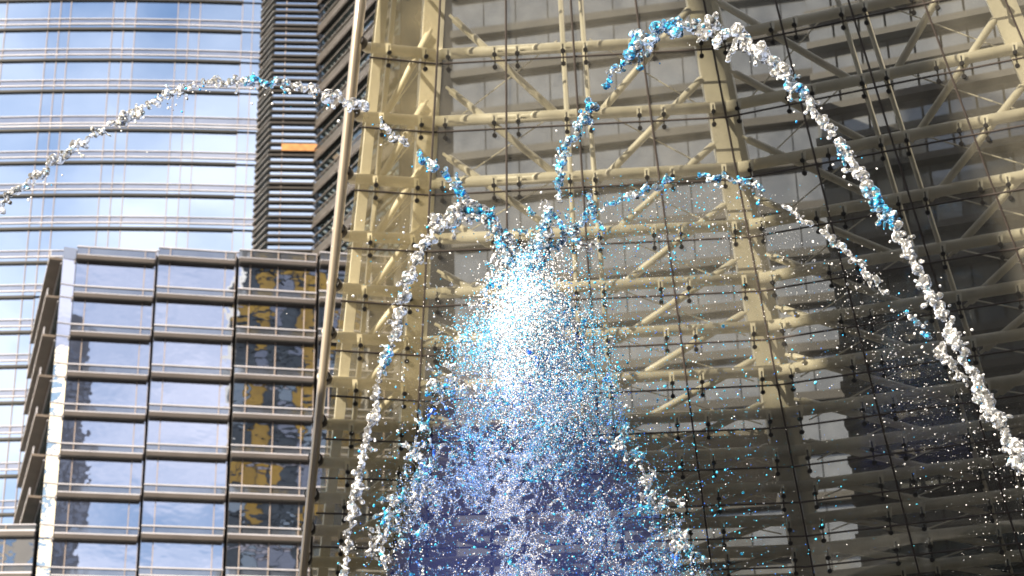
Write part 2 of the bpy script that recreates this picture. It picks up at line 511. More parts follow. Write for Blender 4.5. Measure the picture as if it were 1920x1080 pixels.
for fl in range(-9, 4):
    zf = z_anchor - fl * hfl
    for j, o in enumerate(offs):
        z = zf - o * hfl
        if not (Z_LO - 1 < z < Z_HI):
            continue
        up = Vector((0, 0, z))
        depth = 0.24
        MB().strip([(LT + up, n_ret), (LF + up, c_lf), (LR + up, c_lr * 1.0)],
                   [(-0.05, -0.08), (depth, -0.10), (depth, 0.09), (-0.05, 0.08)]).build('slat', M['slat'], stair)
    # glazing behind the slats, one row of panes per storey
    for a, b, n in ((LT, LT.lerp(LF, 0.5), n_ret), (LT.lerp(LF, 0.5), LF, n_ret), (LF, LF.lerp(LR, .25), n_front), (LF.lerp(LR, .25), LR, n_front)):
        e = (b - a).normalized() * 0.03
        za, zb = zf - hfl + .03, zf - .03
        if zf > Z_HI + hfl or zf < Z_LO:
            continue
        MB().slab(a + e + Vector((0, 0, za)), b - e + Vector((0, 0, za)), b - e + Vector((0, 0, zb)), a + e + Vector((0, 0, zb)), n, -0.12, -0.06).build('window_pane', M['tower_glass'], stair)
    # wing: dark panes, brown spandrel band and pale rails
    if Z_LO - hfl < zf < Z_HI + 14:
        nseg = 6
        for s in range(nseg):
            a, b = LR.lerp(LW, s / nseg), LR.lerp(LW, (s + 1) / nseg)
            e = (b - a).normalized() * 0.04
            MB().slab(a + e + Vector((0, 0, zf - hfl * .98)), b - e + Vector((0, 0, zf - hfl * .98)), b - e + Vector((0, 0, zf - hfl * .30)), a + e + Vector((0, 0, zf - hfl * .30)), n_wing, -0.3, -0.2).build('window_pane', M['dark_glass'], stair)
        wp = [(LR, n_wing), (LW, n_wing)]
        MB().strip(at_height(wp, zf), [(-.3, -hfl * .27), (.25, -hfl * .25), (.25, -hfl * .02), (-.3, 0)]).build('spandrel_band', M['slat'], stair)
        for dz, oo in ((-hfl * .30, .35), (-hfl * .36, .35), (0.06, .35), (-hfl * .62, .2)):
            MB().strip(at_height(wp, zf + dz), [(oo - .07, -.05), (oo + .05, -.05), (oo + .05, .05), (oo - .07, .05)]).build('rail', M['taupe'], stair)
zw = zc(278)
MB().slab(LF.lerp(LR, .24) + Vector((0, 0, zw - .38)), LR + Vector((0, 0, zw - .38)), LR + Vector((0, 0, zw + .34)), LF.lerp(LR, .24) + Vector((0, 0, zw + .34)), n_front, 0.26, 0.33).build('wood_panel', M['wood'], stair)
m = MB()
m.beam(LF.lerp(LR, .25) + n_front * .0 + Vector((0, 0, Z_LO - 3)), LF.lerp(LR, .25) + n_front * .0 + Vector((0, 0, Z_HI + 2)), .08, .12, n_front)
m.build('mullion', M['mullion'], stair)
core = MB()
inn = Vector((0.3, 1, 0)) * 10
core.hexa([q + Vector((0, 0, 0)) for q in (LF - n_front * .35, LR - n_front * .35 - d_front * .2, LR + inn, LF + inn)] +
          [q + Vector((0, 0, Z_HI + 12)) for q in (LF - n_front * .35, LR - n_front * .35 - d_front * .2, LR + inn, LF + inn)])
core.hexa([q for q in (LR - n_wing * .45, LW - n_wing * .45, LW - n_wing * 9, LR - n_wing * 9)] +
          [q + Vector((0, 0, Z_HI + 14)) for q in (LR - n_wing * .45, LW - n_wing * .45, LW - n_wing * 9, LR - n_wing * 9)])
core.build('stair_core', M['slab'], stair)

# ------------------------------------------------------------------ podium block with saw-tooth bays
P_Y = 138.0
pf_y = [490, 561, 634, 709.6, 783.7, 857.8, 935.5, 1013, 1092, 1173]
def pod_x(y):
    return 145 - 0.082 * (y - 463)
pf_z = [at(pod_x(y), y, P_Y).z for y in pf_y]
z_top = at(145, 463, P_Y).z
BAY_A = 12.0
bays = []
starts = [(145, 463, 294, 472), (298, 465, 444, 475), (449, 469, 595, 482), (600, 474, 742, 486)]
for sx, sy, ex, ey in starts:
    p = at_z(sx, sy, z_top); p0 = Vector((p.x, p.y, 0))
    p1, _ = along(p0, horiz(BAY_A), ex, ey)
    bays.append((p0, p1))
podium = empty('podium_block', (bays[0][0].x, bays[0][0].y, 0), 'lower glass block of stepped window bays with taupe ledges below the towers', 'building')
def zlev(k, f):
    hi = pf_z[k]; lo = pf_z[k + 1]
    return hi + (lo - hi) * f
def glaze(a, b, n, z0, z1, name, mat, tl=0.0015, back=-0.05):
    e = (b - a).normalized() * 0.03
    t, s = rng.uniform(-tl, tl) * (z1 - z0), rng.uniform(-tl, tl) * (b - a).length
    o = Vector((0, 0, 1))
    return MB().slab(a + e + o * z0 + n * (-t - s), b - e + o * z0 + n * (-t + s), b - e + o * z1 + n * (t + s), a + e + o * z1 + n * (t - s), n, back, 0).build(name, mat, podium)
def ledge(path, z, big=1.0):
    le = MB().strip(at_height(path, z), [(0, .10), (.54 * big, .065), (.54 * big, .40), (0, .44)]).build('ledge', M['taupe'], podium)
    MB().strip(at_height(path, z), [(0, -0.02), (.5 * big, -0.02), (.5 * big, .06), (0, .10)]).build('soffit', M['fin'], le)
    MB().strip(at_height(path, z), [(0, .46), (.22, .46), (.22, .60), (0, .60)]).build('rail', M['rail'], podium)
for bi, (a, b) in enumerate(bays):
    d = (b - a).normalized(); n = Vector((d.y, -d.x, 0))
    cuts = [0, .15, .86, 1] if bi != 2 else [0, .15, .5, .85, 1]
    for k in range(len(pf_z) - 1):
        for c in range(len(cuts) - 1):
            q0, q1 = a.lerp(b, cuts[c]), a.lerp(b, cuts[c + 1])
            glaze(q0, q1, n, zlev(k, .655), pf_z[k], 'window_pane', M['podium_glass'])
            glaze(q0, q1, n, pf_z[k + 1] + .62, zlev(k, .632), 'spandrel_panel', M['podium_spandrel'])
        MB().strip(at_height([(a, n), (b, n)], zlev(k, .643)), [(0, -.05), (.13, -.05), (.13, .05), (0, .05)]).build('rail', M['rail'], podium)
    for c in range(len(cuts) - 1):   # parapet
        q0, q1 = a.lerp(b, cuts[c]), a.lerp(b, cuts[c + 1])
        glaze(q0, q1, n, pf_z[0] + .62, z_top, 'spandrel_panel', M['podium_spandrel'])
    MB().strip(at_height([(a, n), (b, n)], z_top), [(-.3, .003), (.1, .003), (.1, .09), (-.3, .09)]).build('coping', M['rail'], podium)
    for z in pf_z:
        ledge([(a + d * .04, n), (b - d * .12, n)], z)
    for c in cuts[1:-1]:
        q = a.lerp(b, c)
        MB().beam(q + n * .04, q + n * .04 + Vector((0, 0, z_top)), .07, .12, n).build('mullion', M['mullion'], podium)
    MB().beam(b - d * .06 + n * .05, b - d * .06 + n * .05 + Vector((0, 0, z_top + .05)), .035, .10, n).build('bay_edge', M['mullion'], podium)
# narrow corner facet and the left return with its brown sunshades
A0 = bays[0][0]
C0 = None
for Yt in np.linspace(130, 150, 201):
    c = at(122, 470, Yt); v = Vector((A0.x - c.x, A0.y - c.y))
    if abs(math.degrees(math.atan2(v.y, v.x)) - 26) < 1.2:
        C0 = Vector((c.x, c.y, 0)); break
if C0 is None:
    C0 = A0 + Vector((-1.0, -0.45, 0))
d = (A0 - C0).normalized(); n_c = Vector((d.y, -d.x, 0))
for k in range(len(pf_z) - 1):
    glaze(C0, A0, n_c, zlev(k, .655), pf_z[k] + .05, 'window_pane', M['podium_glass'])
    glaze(C0, A0, n_c, pf_z[k + 1] + .16, zlev(k, .632), 'spandrel_panel', M['podium_glass'])
    MB().strip(at_height([(C0, n_c), (A0, n_c)], zlev(k, .643)), [(0, -.04), (.08, -.04), (.08, .04), (0, .04)]).build('rail', M['rail'], podium)
    MB().strip(at_height([(C0, n_c), (A0, n_c)], pf_z[k + 1] + .1), [(0, -.04), (.08, -.04), (.08, .04), (0, .04)]).build('rail', M['rail'], podium)
glaze(C0, A0, n_c, pf_z[0] + .1, z_top - .15, 'spandrel_panel', M['podium_spandrel'])
d_side = -horiz(-71.5)
S1 = C0 + d_side * 19.0
n_s = Vector((-d_side.y, d_side.x, 0))
if n_s.x > 0: n_s = -n_s
for k in range(len(pf_z) - 1):
    segs = 5
    for s in range(segs):
        glaze(C0.lerp(S1, (s + 1) / segs), C0.lerp(S1, s / segs), n_s, pf_z[k + 1] + .3, pf_z[k] - .1, 'window_pane', M['dark_glass'], 0.001)
    if k < 7:
        e = d_side * .25
        MB().strip(at_height([(S1, n_s), (C0 + e, n_s)], pf_z[k] + .1), [(0.02, -.08), (1.05, -.08), (1.05, .10), (0.02, .10)]).build('sunshade', M['sunshade'], podium)
        MB().strip(at_height([(S1, n_s), (C0 + e, n_s)], pf_z[k] - .25), [(0.02, -.05), (.12, -.05), (.12, .05), (0.02, .05)]).build('rail', M['rail'], podium)
        MB().strip(at_height([(S1, n_s), (C0 + e, n_s)], pf_z[k] + .75), [(.9, -.04), (1.0, -.04), (1.0, .04), (.9, .04)]).build('rail', M['rail'], podium)
        for s in range(6):
            q = C0.lerp(S1, (s + .1) / 6)
            MB().beam(q + n_s * .95 + Vector((0, 0, pf_z[k] + .15)), q + n_s * .95 + Vector((0, 0, pf_z[k] + .75)), .05, .05).build('rail_post', M['rail'], podium)
# low bay at the foot of the left return
kb = 7
B0 = C0 + n_s * 0.2 - Vector((0, 0.3, 0)); d0 = horiz(3.0); B1 = B0 - d0 * 9.0; n0 = Vector((d0.y, -d0.x, 0))
zb_top = at(60, 985, B0.y).z
for c0, c1 in ((0, .25), (.25, .62), (.62, 1)):
    q1, q0 = B0.lerp(B1, c0), B0.lerp(B1, c1)
    glaze(q0, q1, n0, pf_z[kb] + .62, zb_top, 'spandrel_panel', M['podium_spandrel'])
    for k in range(kb, len(pf_z) - 1):
        glaze(q0, q1, n0, zlev(k, .655), pf_z[k], 'window_pane', M['podium_glass'])
        glaze(q0, q1, n0, pf_z[k + 1] + .62, zlev(k, .632), 'spandrel_panel', M['podium_spandrel'])
    MB().beam(q0 + n0 * .04, q0 + n0 * .04 + Vector((0, 0, zb_top)), .07, .12, n0).build('mullion', M['mullion'], podium)
for k in range(kb, len(pf_z)):
    ledge([(B1, n0), (B0, n0)], pf_z[k], .8)
    if k + 1 < len(pf_z):
        MB().strip(at_height([(B1, n0), (B0, n0)], zlev(k, .643)), [(0, -.05), (.13, -.05), (.13, .05), (0, .05)]).build('rail', M['rail'], podium)
MB().strip(at_height([(B1, n0), (B0, n0)], zb_top), [(-.3, .003), (.1, .003), (.1, .09), (-.3, .09)]).build('coping', M['rail'], podium)
# body of the block
core = MB()
back = Vector((2, 11, 0))
for a, b in bays:
    d = (b - a).normalized(); n = Vector((d.y, -d.x, 0))
    q = [a - n * .12, b - n * .12, b + back, a + back]
    core.hexa(q + [x + Vector((0, 0, z_top - .2)) for x in q])
q = [C0 - n_c * .12 + d * .1, A0 - n_c * .12, A0 + Vector((0, 12, 0)), S1 - n_s * .15]
core.hexa(q + [x + Vector((0, 0, z_top - .3)) for x in q])
q = [B1 - n0 * .12, B0 - n0 * .12, B0 + Vector((0, 12, 0)), B1 + Vector((0, 12, 0))]
core.hexa(q + [x + Vector((0, 0, zb_top - .2)) for x in q])
core.build('block_core', M['slab'], podium)

# ------------------------------------------------------------------ glass pavilion: node grid of the facade
PY_TOP, PY_BOT = 50.0, 55.0
cols = {'L': ((692, 107), (585, 1025)), 0: ((819, 120), (770, 1030)), 1: ((949, 114), (953, 1020)), 2: ((1077, 106), (1137, 1015)),
        3: ((1205, 100), (1327, 1010)), 4: ((1337, 92), (1512, 1005)), 5: ((1470, 65), (1700, 982)), 6: ((1602, 37), (1890, 960)),
        7: ((1735, 12), (2080, 935)), 8: ((1885, 0), (2276, 910)), 9: ((2022, -30), (2475, 890))}
order = ['L', 0, 1, 2, 3, 4, 5, 6, 7, 8, 9]
yL = [-178, -36, 107, 238, 356, 465, 564, 657, 742, 823, 896, 962, 1025, 1085, 1141, 1194, 1244]
y0 = [-166, -18, 120, 248, 366, 472, 575, 667, 752, 830, 901, 968, 1030, 1089, 1144, 1196, 1246]
y4 = [-186, -42, 92, 220, 336, 445, 546, 637, 722, 802, 875, 942, 1005, 1062, 1116, 1168, 1218]
NR = len(yL)
VP2 = (-8345.0, 2169.0)
def cx(c, y):
    (xa, ya), (xb, yb) = cols[c]
    return xa + (xb - xa) * (y - ya) / (yb - ya)
def isect(c, p, q):
    # image point where column line c crosses the line p-q
    y = p[1]
    for _ in range(12):
        x = cx(c, y)
        y = p[1] + (q[1] - p[1]) * (x - p[0]) / (q[0] - p[0])
    return cx(c, y), y
top4, bot4 = at(cx(4, 92), 92, PY_TOP), at(cx(4, 1062), 1062, PY_BOT)
def z_on4(y):
    lo, hi = -1.0, 2.0
    for _ in range(50):
        t = (lo + hi) / 2
        if proj(top4.lerp(bot4, t))[1] < y: lo = t
        else: hi = t
    return top4.lerp(bot4, t).z
G = []
for r in range(NR):
    z = z_on4(y4[r])
    pL = (cx('L', yL[r]), yL[r]); p0 = (cx(0, y0[r]), y0[r]); p4 = (cx(4, y4[r]), y4[r])
    row = []
    for c in order:
        if c == 'L': q = pL
        elif c == 0: q = p0
        elif c < 4: q = isect(c, p0, p4)
        elif c == 4: q = p4
        else: q = isect(c, p4, VP2)
        row.append(at_z(q[0], q[1], z))
    G.append(row)
NC = len(order)
def Gp(c, r):
    c = min(max(c, 0), NC - 1); r = min(max(r, 0), NR - 1)
    i, j = min(int(c), NC - 2), min(int(r), NR - 2)
    u, v = c - i, r - j
    return G[j][i].lerp(G[j][i + 1], u).lerp(G[j + 1][i].lerp(G[j + 1][i + 1], u), v)
def facet_in(c):
    if c < 1: i = (0, 1)
    elif c < 5: i = (1, 5)
    else: i = (5, 9)
    d = (G[6][i[1]] - G[6][i[0]]); d.z = 0; d.normalize()
    return Vector((-d.y, d.x, 0))
def inward(c):
    if abs(c - 1) < .01: return (facet_in(0) + facet_in(2)).normalized()
    if abs(c - 5) < .01: return (facet_in(4) + facet_in(6)).normalized()
    return facet_in(c)
def Q(c, r, inset=0.0, up=0.0):
    return Gp(c, r) + inward(c) * inset + Vector((0, 0, up))
print('PAV', [tuple(round(x, 2) for x in G[2][c]) for c in (0, 1, 5, 9)], [tuple(round(x, 2) for x in G[13][c]) for c in (0, 1, 5, 9)])

pav = empty('glass_pavilion', (0, 56, 0), 'leaning glass pavilion wall with cream tube trusses and black bolt fittings', 'pavilion')
# glass panels with dark joints
for j in range(NR - 1):
    for i in range(NC - 1):
        a, b, c_, d_ = G[j + 1][i], G[j + 1][i + 1], G[j][i + 1], G[j][i]
        n = (b - a).cross(d_ - a).normalized()
        ctr = (a + b + c_ + d_) / 4
        if n.dot(CAMPOS - ctr) < 0: n = -n
        sh = lambda p: p + (ctr - p).normalized() * 0.045
        MB().slab(sh(a), sh(b), sh(c_), sh(d_), n, -0.03, 0).build('glass_panel', M['pav_glass_pale' if i == 0 else 'pav_glass'], pav)
for i in range(1, NC):
    MB().tube([G[0][i], G[NR // 2][i], G[NR - 1][i]], 0.034, 6).build('joint', M['gasket'], pav)
for j in range(NR):
    MB().tube(G[j], 0.030, 6).build('joint', M['gasket'], pav)

# bolt fittings: one shared mesh, placed on both sides of every joint crossing
fm = MB()
for s in (-1, 1):
    fm.tube([(0, .20 * s, -.06), (0, .20 * s, .07)], [.075, .07], 10)
fm.beam((0, -.2, -.10), (0, .45, -.12), .05, .03, (0, 0, 1))
fit0 = fm.build('bolt_fitting', M['black'], None, True)
fmesh = fit0.data
bpy.data.objects.remove(fit0)
bk = MB(); bk.beam((0, .17, -.12), (0, .56, -.46), .15, .03, (0, 0, 1))
bk0 = bk.build('bracket', M['cream'], None); bmesh_ = bk0.data; bpy.data.objects.remove(bk0)
off = Vector((0, 56, 0))
for j in range(1, NR - 1):
    for i in range(0, NC - 1):
        for s in (-0.165, 0.165):
            c = i + s
            if i == 0:
                if s < 0: continue
                c = 0.29
            p = Gp(c, j)
            if proj(p)[0] > 1990 or proj(p)[1] > 1130 or proj(p)[1] < -60: continue
            ex = (Gp(c + .1, j) - Gp(c - .1, j)).normalized()
            ey = (Gp(c, j - .3) - Gp(c, j + .3)).normalized()
            ez = ex.cross(ey).normalized()
            ey = ez.cross(ex)
            mw = Matrix(((ex.x, ey.x, ez.x, p.x - off.x), (ex.y, ey.y, ez.y, p.y - off.y), (ex.z, ey.z, ez.z, p.z - off.z), (0, 0, 0, 1)))
            o = bpy.data.objects.new('bolt_fitting', fmesh); COL.objects.link(o)
            o.parent = pav; o.matrix_local = mw
            o2 = bpy.data.objects.new('bracket', bmesh_); COL.objects.link(o2)
            o2.parent = o

# leaning edge pole and its stubs
pole_pts = []
polin = lambda y: 676.5 + (567.5 - 676.5) * (y / 1080.0)
dY = 0.3
for y in (-170, 1300):
    # depth of the glass edge at this height, a little nearer than the tubes
    best = min(range(NR), key=lambda r: abs(yL[r] - y))
    rr = np.interp(y, yL, list(range(NR)))
    pole_pts.append(at(polin(y), y, Gp(0, float(rr)).y + .35))
MB().tube([pole_pts[0].lerp(pole_pts[1], t_ / 6) for t_ in range(7)], [.175, .170, .162, .152, .142, .134, .126], 24).build('edge_pole', M['pole'], pav, True)
pole_ob = pav.children[-1] if False else [c_ for c_ in pav.children if c_.name.startswith('edge_pole')][0]

INS, UPT, RT = 0.55, 0.68, 0.18
def pole_at_z(z):
    for a, b in zip(pole_pts, pole_pts[1:]):
        if min(a.z, b.z) <= z <= max(a.z, b.z):
            return a.lerp(b, (z - a.z) / (b.z - a.z))
    return pole_pts[0]
for j in range(1, NR - 1):
    e = Q(0, j, INS, UPT)
    pp = pole_at_z(e.z)
    c0 = Q(1, j, INS, UPT); c4 = Q(5, j, INS, UPT); c9 = Q(9.9, j, INS, UPT)
    MB().tube([pp, e, c0], RT, 16).build('tube_beam', M['cream'], pav, True)
    MB().tube([pp + (e - pp) * .02 + Vector((0, 0, 0)), pp + (e - pp).normalized() * .30], RT + .035, 16).build('collar', M['gasket'], pole_ob, True)
    MB().tube([c0, c4], RT, 16).build('tube_beam', M['cream'], pav, True)
    MB().tube([c4, c9], RT, 16).build('tube_beam', M['cream'], pav, True)

# truss posts behind the corner joints and at the glass edge
def post(c, half, ins, dep, mat='cream', name='truss_post'):
    mb = MB()
    for j in range(0, NR - 2, 2):
        pa, pb = Q(c, j, ins), Q(c, j + 2, ins)
        n = inward(c); sx = Vector((n.y, -n.x, 0))
        mb.hexa([pb - sx * half, pb + sx * half, pb + sx * half + n * dep, pb - sx * half + n * dep,
                 pa - sx * half, pa + sx * half, pa + sx * half + n * dep, pa - sx * half + n * dep])
    return mb.build(name, M[mat], pav)
post(0.98, 0.33, .80, .55)
post(4.98, 0.37, .80, .55)
post(8.98, 0.40, .80, .55)
post(0.17, 0.15, .9, .35); post(0.34, 0.07, .9, .35)
for c in (2.84, 3.16, 6.84, 7.16):
    MB().tube([Q(c, 0, .75), Q(c, NR - 1, .75)], .085, 10).build('hanger', M['cream'], pav, True)

# diagonal struts and tie rods
def strut(p, q, r=.118, mat='cream', name='strut'):
    d = (q - p)
    L_ = d.length; d.normalize()
    MB().tube([p, p + d * .16, p + d * .22, q - d * .22, q - d * .16, q], [.05, .05, r, r, .05, .05], 12).build(name, M[mat], pav, True)
for j in range(0, NR - 3):
    strut(Q(0.95, j + 1.33, .85), Q(0.36, j + 2.62, .85))
    strut(Q(1.10, j + 1.14, .85), Q(2.80, j + 2.74, .85))
    strut(Q(4.88, j + 1.16, .85), Q(3.22, j + 2.74, .85))
    strut(Q(5.10, j + 1.14, .85), Q(6.80, j + 2.74, .85))
    strut(Q(8.88, j + 1.14, .85), Q(7.22, j + 2.74, .85))
    for a, b in (((.90, j + 1.75), (.40, j + 2.55)), ((1.2, j + 2.6), (2.75, j + 1.5)), ((4.8, j + 2.6), (3.25, j + 1.5)), ((5.2, j + 2.6), (6.75, j + 1.5)), ((8.8, j + 2.6), (7.25, j + 1.5))):
        MB().tube([Q(*a, 1.15), Q(*b, 1.15)], .022, 6).build('tie_rod', M['cream'], pav)
# plinth below the glass (under the picture)
pl = MB()
for i in range(0, NC - 1):
    a, b = G[NR - 1][i], G[NR - 1][i + 1]
    ia, ib = Vector((0, 1.2, 0)), Vector((0, 1.2, 0))
    pl.hexa([Vector((a.x, a.y, 0)), Vector((b.x, b.y, 0)), Vector((b.x, b.y, 0)) + ib, Vector((a.x, a.y, 0)) + ia,
             a - Vector((0, 0, .1)), b - Vector((0, 0, .1)), b + ib - Vector((0, 0, .1)), a + ia - Vector((0, 0, .1))])
pl.build('plinth', M['concrete'], pav)

# cross wall behind the middle post and a floor added to shade the storeys under it
n5 = inward(5); cw = MB()
for j in range(0, NR - 1, 2):
    pa, pb = Q(5.03, j, 1.45), Q(5.03, min(j + 2, NR - 1), 1.45)
    sx = Vector((n5.y, -n5.x, 0)) * .12
    cw.hexa([pb - sx, pb + sx, pb + sx + n5 * 4.5, pb - sx + n5 * 4.5, pa - sx, pa + sx, pa + sx + n5 * 4.5, pa - sx + n5 * 4.5])
cw.build('cross_wall', M['cream'], pav)
fz = G[9][5].z + .2
fa, fb = Q(0.9, 9, 1.5), Q(5, 9, 1.5)
fl_in = facet_in(3)
MB().hexa([Vector((p.x, p.y, fz)) for p in (fa, fb, fb + fl_in * 7, fa + fl_in * 7)] + [Vector((p.x, p.y, fz + .35)) for p in (fa, fb, fb + fl_in * 7, fa + fl_in * 7)]).build('floor_slab', M['concrete'], pav)

# inner wall behind the turned facet: floor bands and dull panes
inner = empty('atrium_wall', (14, 56, 0), 'grey inner wall of floor bands and panes behind the turned pavilion glass', 'wall')
def inner_wall(root, pts, z0, z1, step, slab_h, proj_d, pane_w):
    for a, b in zip(pts, pts[1:]):
        d = (b - a); Lw = d.length; d.normalize(); n = Vector((d.y, -d.x, 0))
        k = 0; z = z0
        while z < z1:
            MB().strip([(a + Vector((0, 0, z)), n), (b + Vector((0, 0, z)), n)], [(0, 0), (proj_d, 0), (proj_d, slab_h), (0, slab_h)]).build('floor_band', M['slab'], root)
            m_ = max(1, round(Lw / pane_w))
            for s in range(m_):
                q0, q1 = a + d * (Lw * s / m_ + .04), a + d * (Lw * (s + 1) / m_ - .04)
                tz = rng.uniform(-.01, .01)
                MB().slab(q0 + Vector((0, 0, z + slab_h + .03)) - n * tz, q1 + Vector((0, 0, z + slab_h + .03)) - n * tz, q1 + Vector((0, 0, z + step - .03)) + n * tz, q0 + Vector((0, 0, z + step - .03)) + n * tz, n, -.05, 0).build('window_pane', M['rear_glass'], root)
            z += step
        mb = MB(); q = [a - n * .15, b - n * .15, b - n * .5, a - n * .5]
        mb.hexa([Vector((p.x, p.y, 0)) for p in q] + [Vector((p.x, p.y, z1 + .5)) for p in q]); mb.build('wall_core', M['slab'], root)
f2 = facet_in(6)
i0 = G[9][5] + f2 * 5.0; i1 = G[9][10] + f2 * 5.0 + (G[9][10] - G[9][5]).normalized() * 3
i0 = i0 + (G[9][10] - G[9][5]).normalized() * 1.0
inner_wall(inner, [Vector((i0.x, i0.y, 0)), Vector((i1.x, i1.y, 0))], 13.0, 40.0, 1.30, .26, .5, .95)
rear = empty('rear_wing', (5, 118, 0), 'distant grey building wing of stacked floors seen through the pavilion glass', 'building')
inner_wall(rear, [Vector((-4, 118, 0)), Vector((36, 110, 0))], 30.0, 92.0, 3.4, .6, .6, 2.4)

# ------------------------------------------------------------------ buildings outside the frame (seen only in the window glass, or added unseen for their shade)
def block(name, label, x0, x1, y0_, y1_, h, mat):
    root = empty(name, ((x0 + x1) / 2, (y0_ + y1_) / 2, 0), label, 'building')
    MB().box((x0, y0_, 0), (x1, y1_, h)).build('wall', M[mat], root)
    return root
b1 = block('shade_slab', 'unseen concrete slab with a tall end, added beside the plaza to shade the pavilion', -32, -30, 10.6, 16.8, 60, 'concrete')  # unseen slab, added and shaped to shade the turned facet
MB().hexa([(-32, 16.81, 0), (-30, 16.81, 0), (-30, 36, 0), (-32, 36, 0), (-32, 16.81, 45.6), (-30, 16.81, 45.6), (-30, 36, 33.4), (-32, 36, 33.4)]).build('shade_wedge', M['concrete'], b1)  # added wedge, its top sloped to set the shade line on the glass
for k in range(13):
    MB().box((-29.99, 11, 3 + k * 4), (-29.8, 16.4, 4.6 + k * 4)).build('window_band', M['dark_glass'], b1)
    if k < 8:
        MB().box((-29.99, 17.5, 3 + k * 4), (-29.8, 35.5, 4.6 + k * 4)).build('window_band', M['dark_glass'], b1)
yb = block('yellow_panel_tower', 'tower of yellow and slate panels mirrored in the third window bay of the lower block', 33.2, 66, -73, -70, 190, 'slate')
ry = random.Random(3)
for cI in range(10):
    for rI in range(17):
        x = 33.2 + cI * 3.2; z = 88 + rI * 6.0
        mt = M['yellow'] if ry.random() < (.62 if cI % 3 == 1 else .22) else ry.choice([M['slate'], M['dark_glass'], M['rear_glass'], M['slate']])
        MB().box((x + .12, -69.99, z + .2), (x + 3.08, -69.7, z + 4.9)).build('facade_panel', mt, yb)
    if cI % 2 == 0:
        MB().box((33.2 + cI * 3.2 - .12, -69.98, 80), (33.2 + cI * 3.2 + .1, -69.4, 190)).build('facade_rib', M['slate'], yb)
for rI in range(17):
    MB().box((33.2, -69.985, 88 + rI * 6 - .8), (65.9, -69.3, 88 + rI * 6 - .3)).build('floor_edge', M['rail'] if rI % 3 == 0 else M['slate'], yb)
dt = block('dark_tower', 'dark stepped tower mirrored in the first window bay of the lower block', -7, 4.9, -82, -70, 128, 'grey_wall')
MB().box((-6, -81, 128.01), (5.4, -70.1, 131)).build('cornice', M['grey_wall'], dt)
MB().box((-6, -81, 131.01), (4.6, -70.2, 146)).build('upper_storey', M['grey_wall'], dt)
MB().box((-5, -80, 146.01), (2.6, -70.4, 152)).build('crown_block', M['grey_wall'], dt)
for cI in range(5):
    for rI in range(24):
        MB().box((-5.6 + cI * 2.1, -70.0, 62 + rI * 3.4), (-4.3 + cI * 2.1, -69.9, 64.2 + rI * 3.4)).build('window_pane', M['rear_glass'], dt)
M['brick_wall'] = paint('brown_wall', (0.16, 0.13, 0.105), 0.8, 0, 0.2, 0.1)
for (x0, x1, h, lb) in ((-120, -62, 36, 'unseen brown block added behind the viewer to dim low sky, far end of the row'), (-60, -14, 80, 'tall unseen brown block added behind the viewer to dim low sky, second of the row'),
                        (-12, 36, 72, 'unseen brown block added straight behind the viewer to dim low sky'), (38, 96, 84, 'tallest unseen brown block added behind the viewer to dim low sky')):
    sb = block('sky_shade_block', lb, x0, x1, -52, -36, h, 'brick_wall'); sb['group'] = 'row of added sky-dimming blocks behind the viewer'  # unseen masses, added to cut the sky light on the pavilion
    for k in range(int(h / 4) - 1):
        MB().box((x0 + 1, -35.99, 3 + k * 4), (x1 - 1, -35.85, 4.9 + k * 4)).build('window_band', M['dark_glass'], sb)
def cream(name, label, x0, x1, y0_, y1_, h, axis):
    root = block(name, label, x0, x1, y0_, y1_, h, 'cream_wall')
    n = 8
    for cI in range(n):
        for rI in range(int(h / 4.2) - 1):
            z = 3 + rI * 4.2
            if axis == '-x':
                w = (y1_ - y0_) / n; a0 = y0_ + cI * w
                MB().box((x0 - .05, a0 + w * .3, z), (x0 - .01, a0 + w * .7, z + 2.2)).build('window_pane', M['blue_glass'], root)
            elif axis == 'x':
                w = (y1_ - y0_) / n; a0 = y0_ + cI * w
                MB().box((x1 + .01, a0 + w * .28, z), (x1 + .05, a0 + w * .72, z + 2.6)).build('window_pane', M['blue_glass'], root)
            else:
                w = (x1 - x0) / n; a0 = x0 + cI * w
                MB().box((a0 + w * .25, y1_ + .01, z), (a0 + w * .75, y1_ + .05, z + 2.6)).build('window_pane', M['blue_glass'], root)
cream('cream_tower', 'cream walled tower mirrored in the narrow corner glass of the lower block', 100, 135, -95, -10, 156, '-x')
cream('cream_block', 'cream block mirrored in the low bay at the bottom left corner', -100, -56, -95, -70, 112, 'y')

# ------------------------------------------------------------------ fountain
FY = 30.0
bas = MB()
bas.tube([(0, FY, 0), (0, FY, .5)], [9.0, 9.0], 48)
tag(bas.build('fountain_pool', M['concrete']), kind='structure')
wt = MB(); wt.tube([(0, FY, .505), (0, FY, .52)], [8.6, 8.6], 48)
tag(wt.build('pool_water', M['dark_glass']), kind='structure')

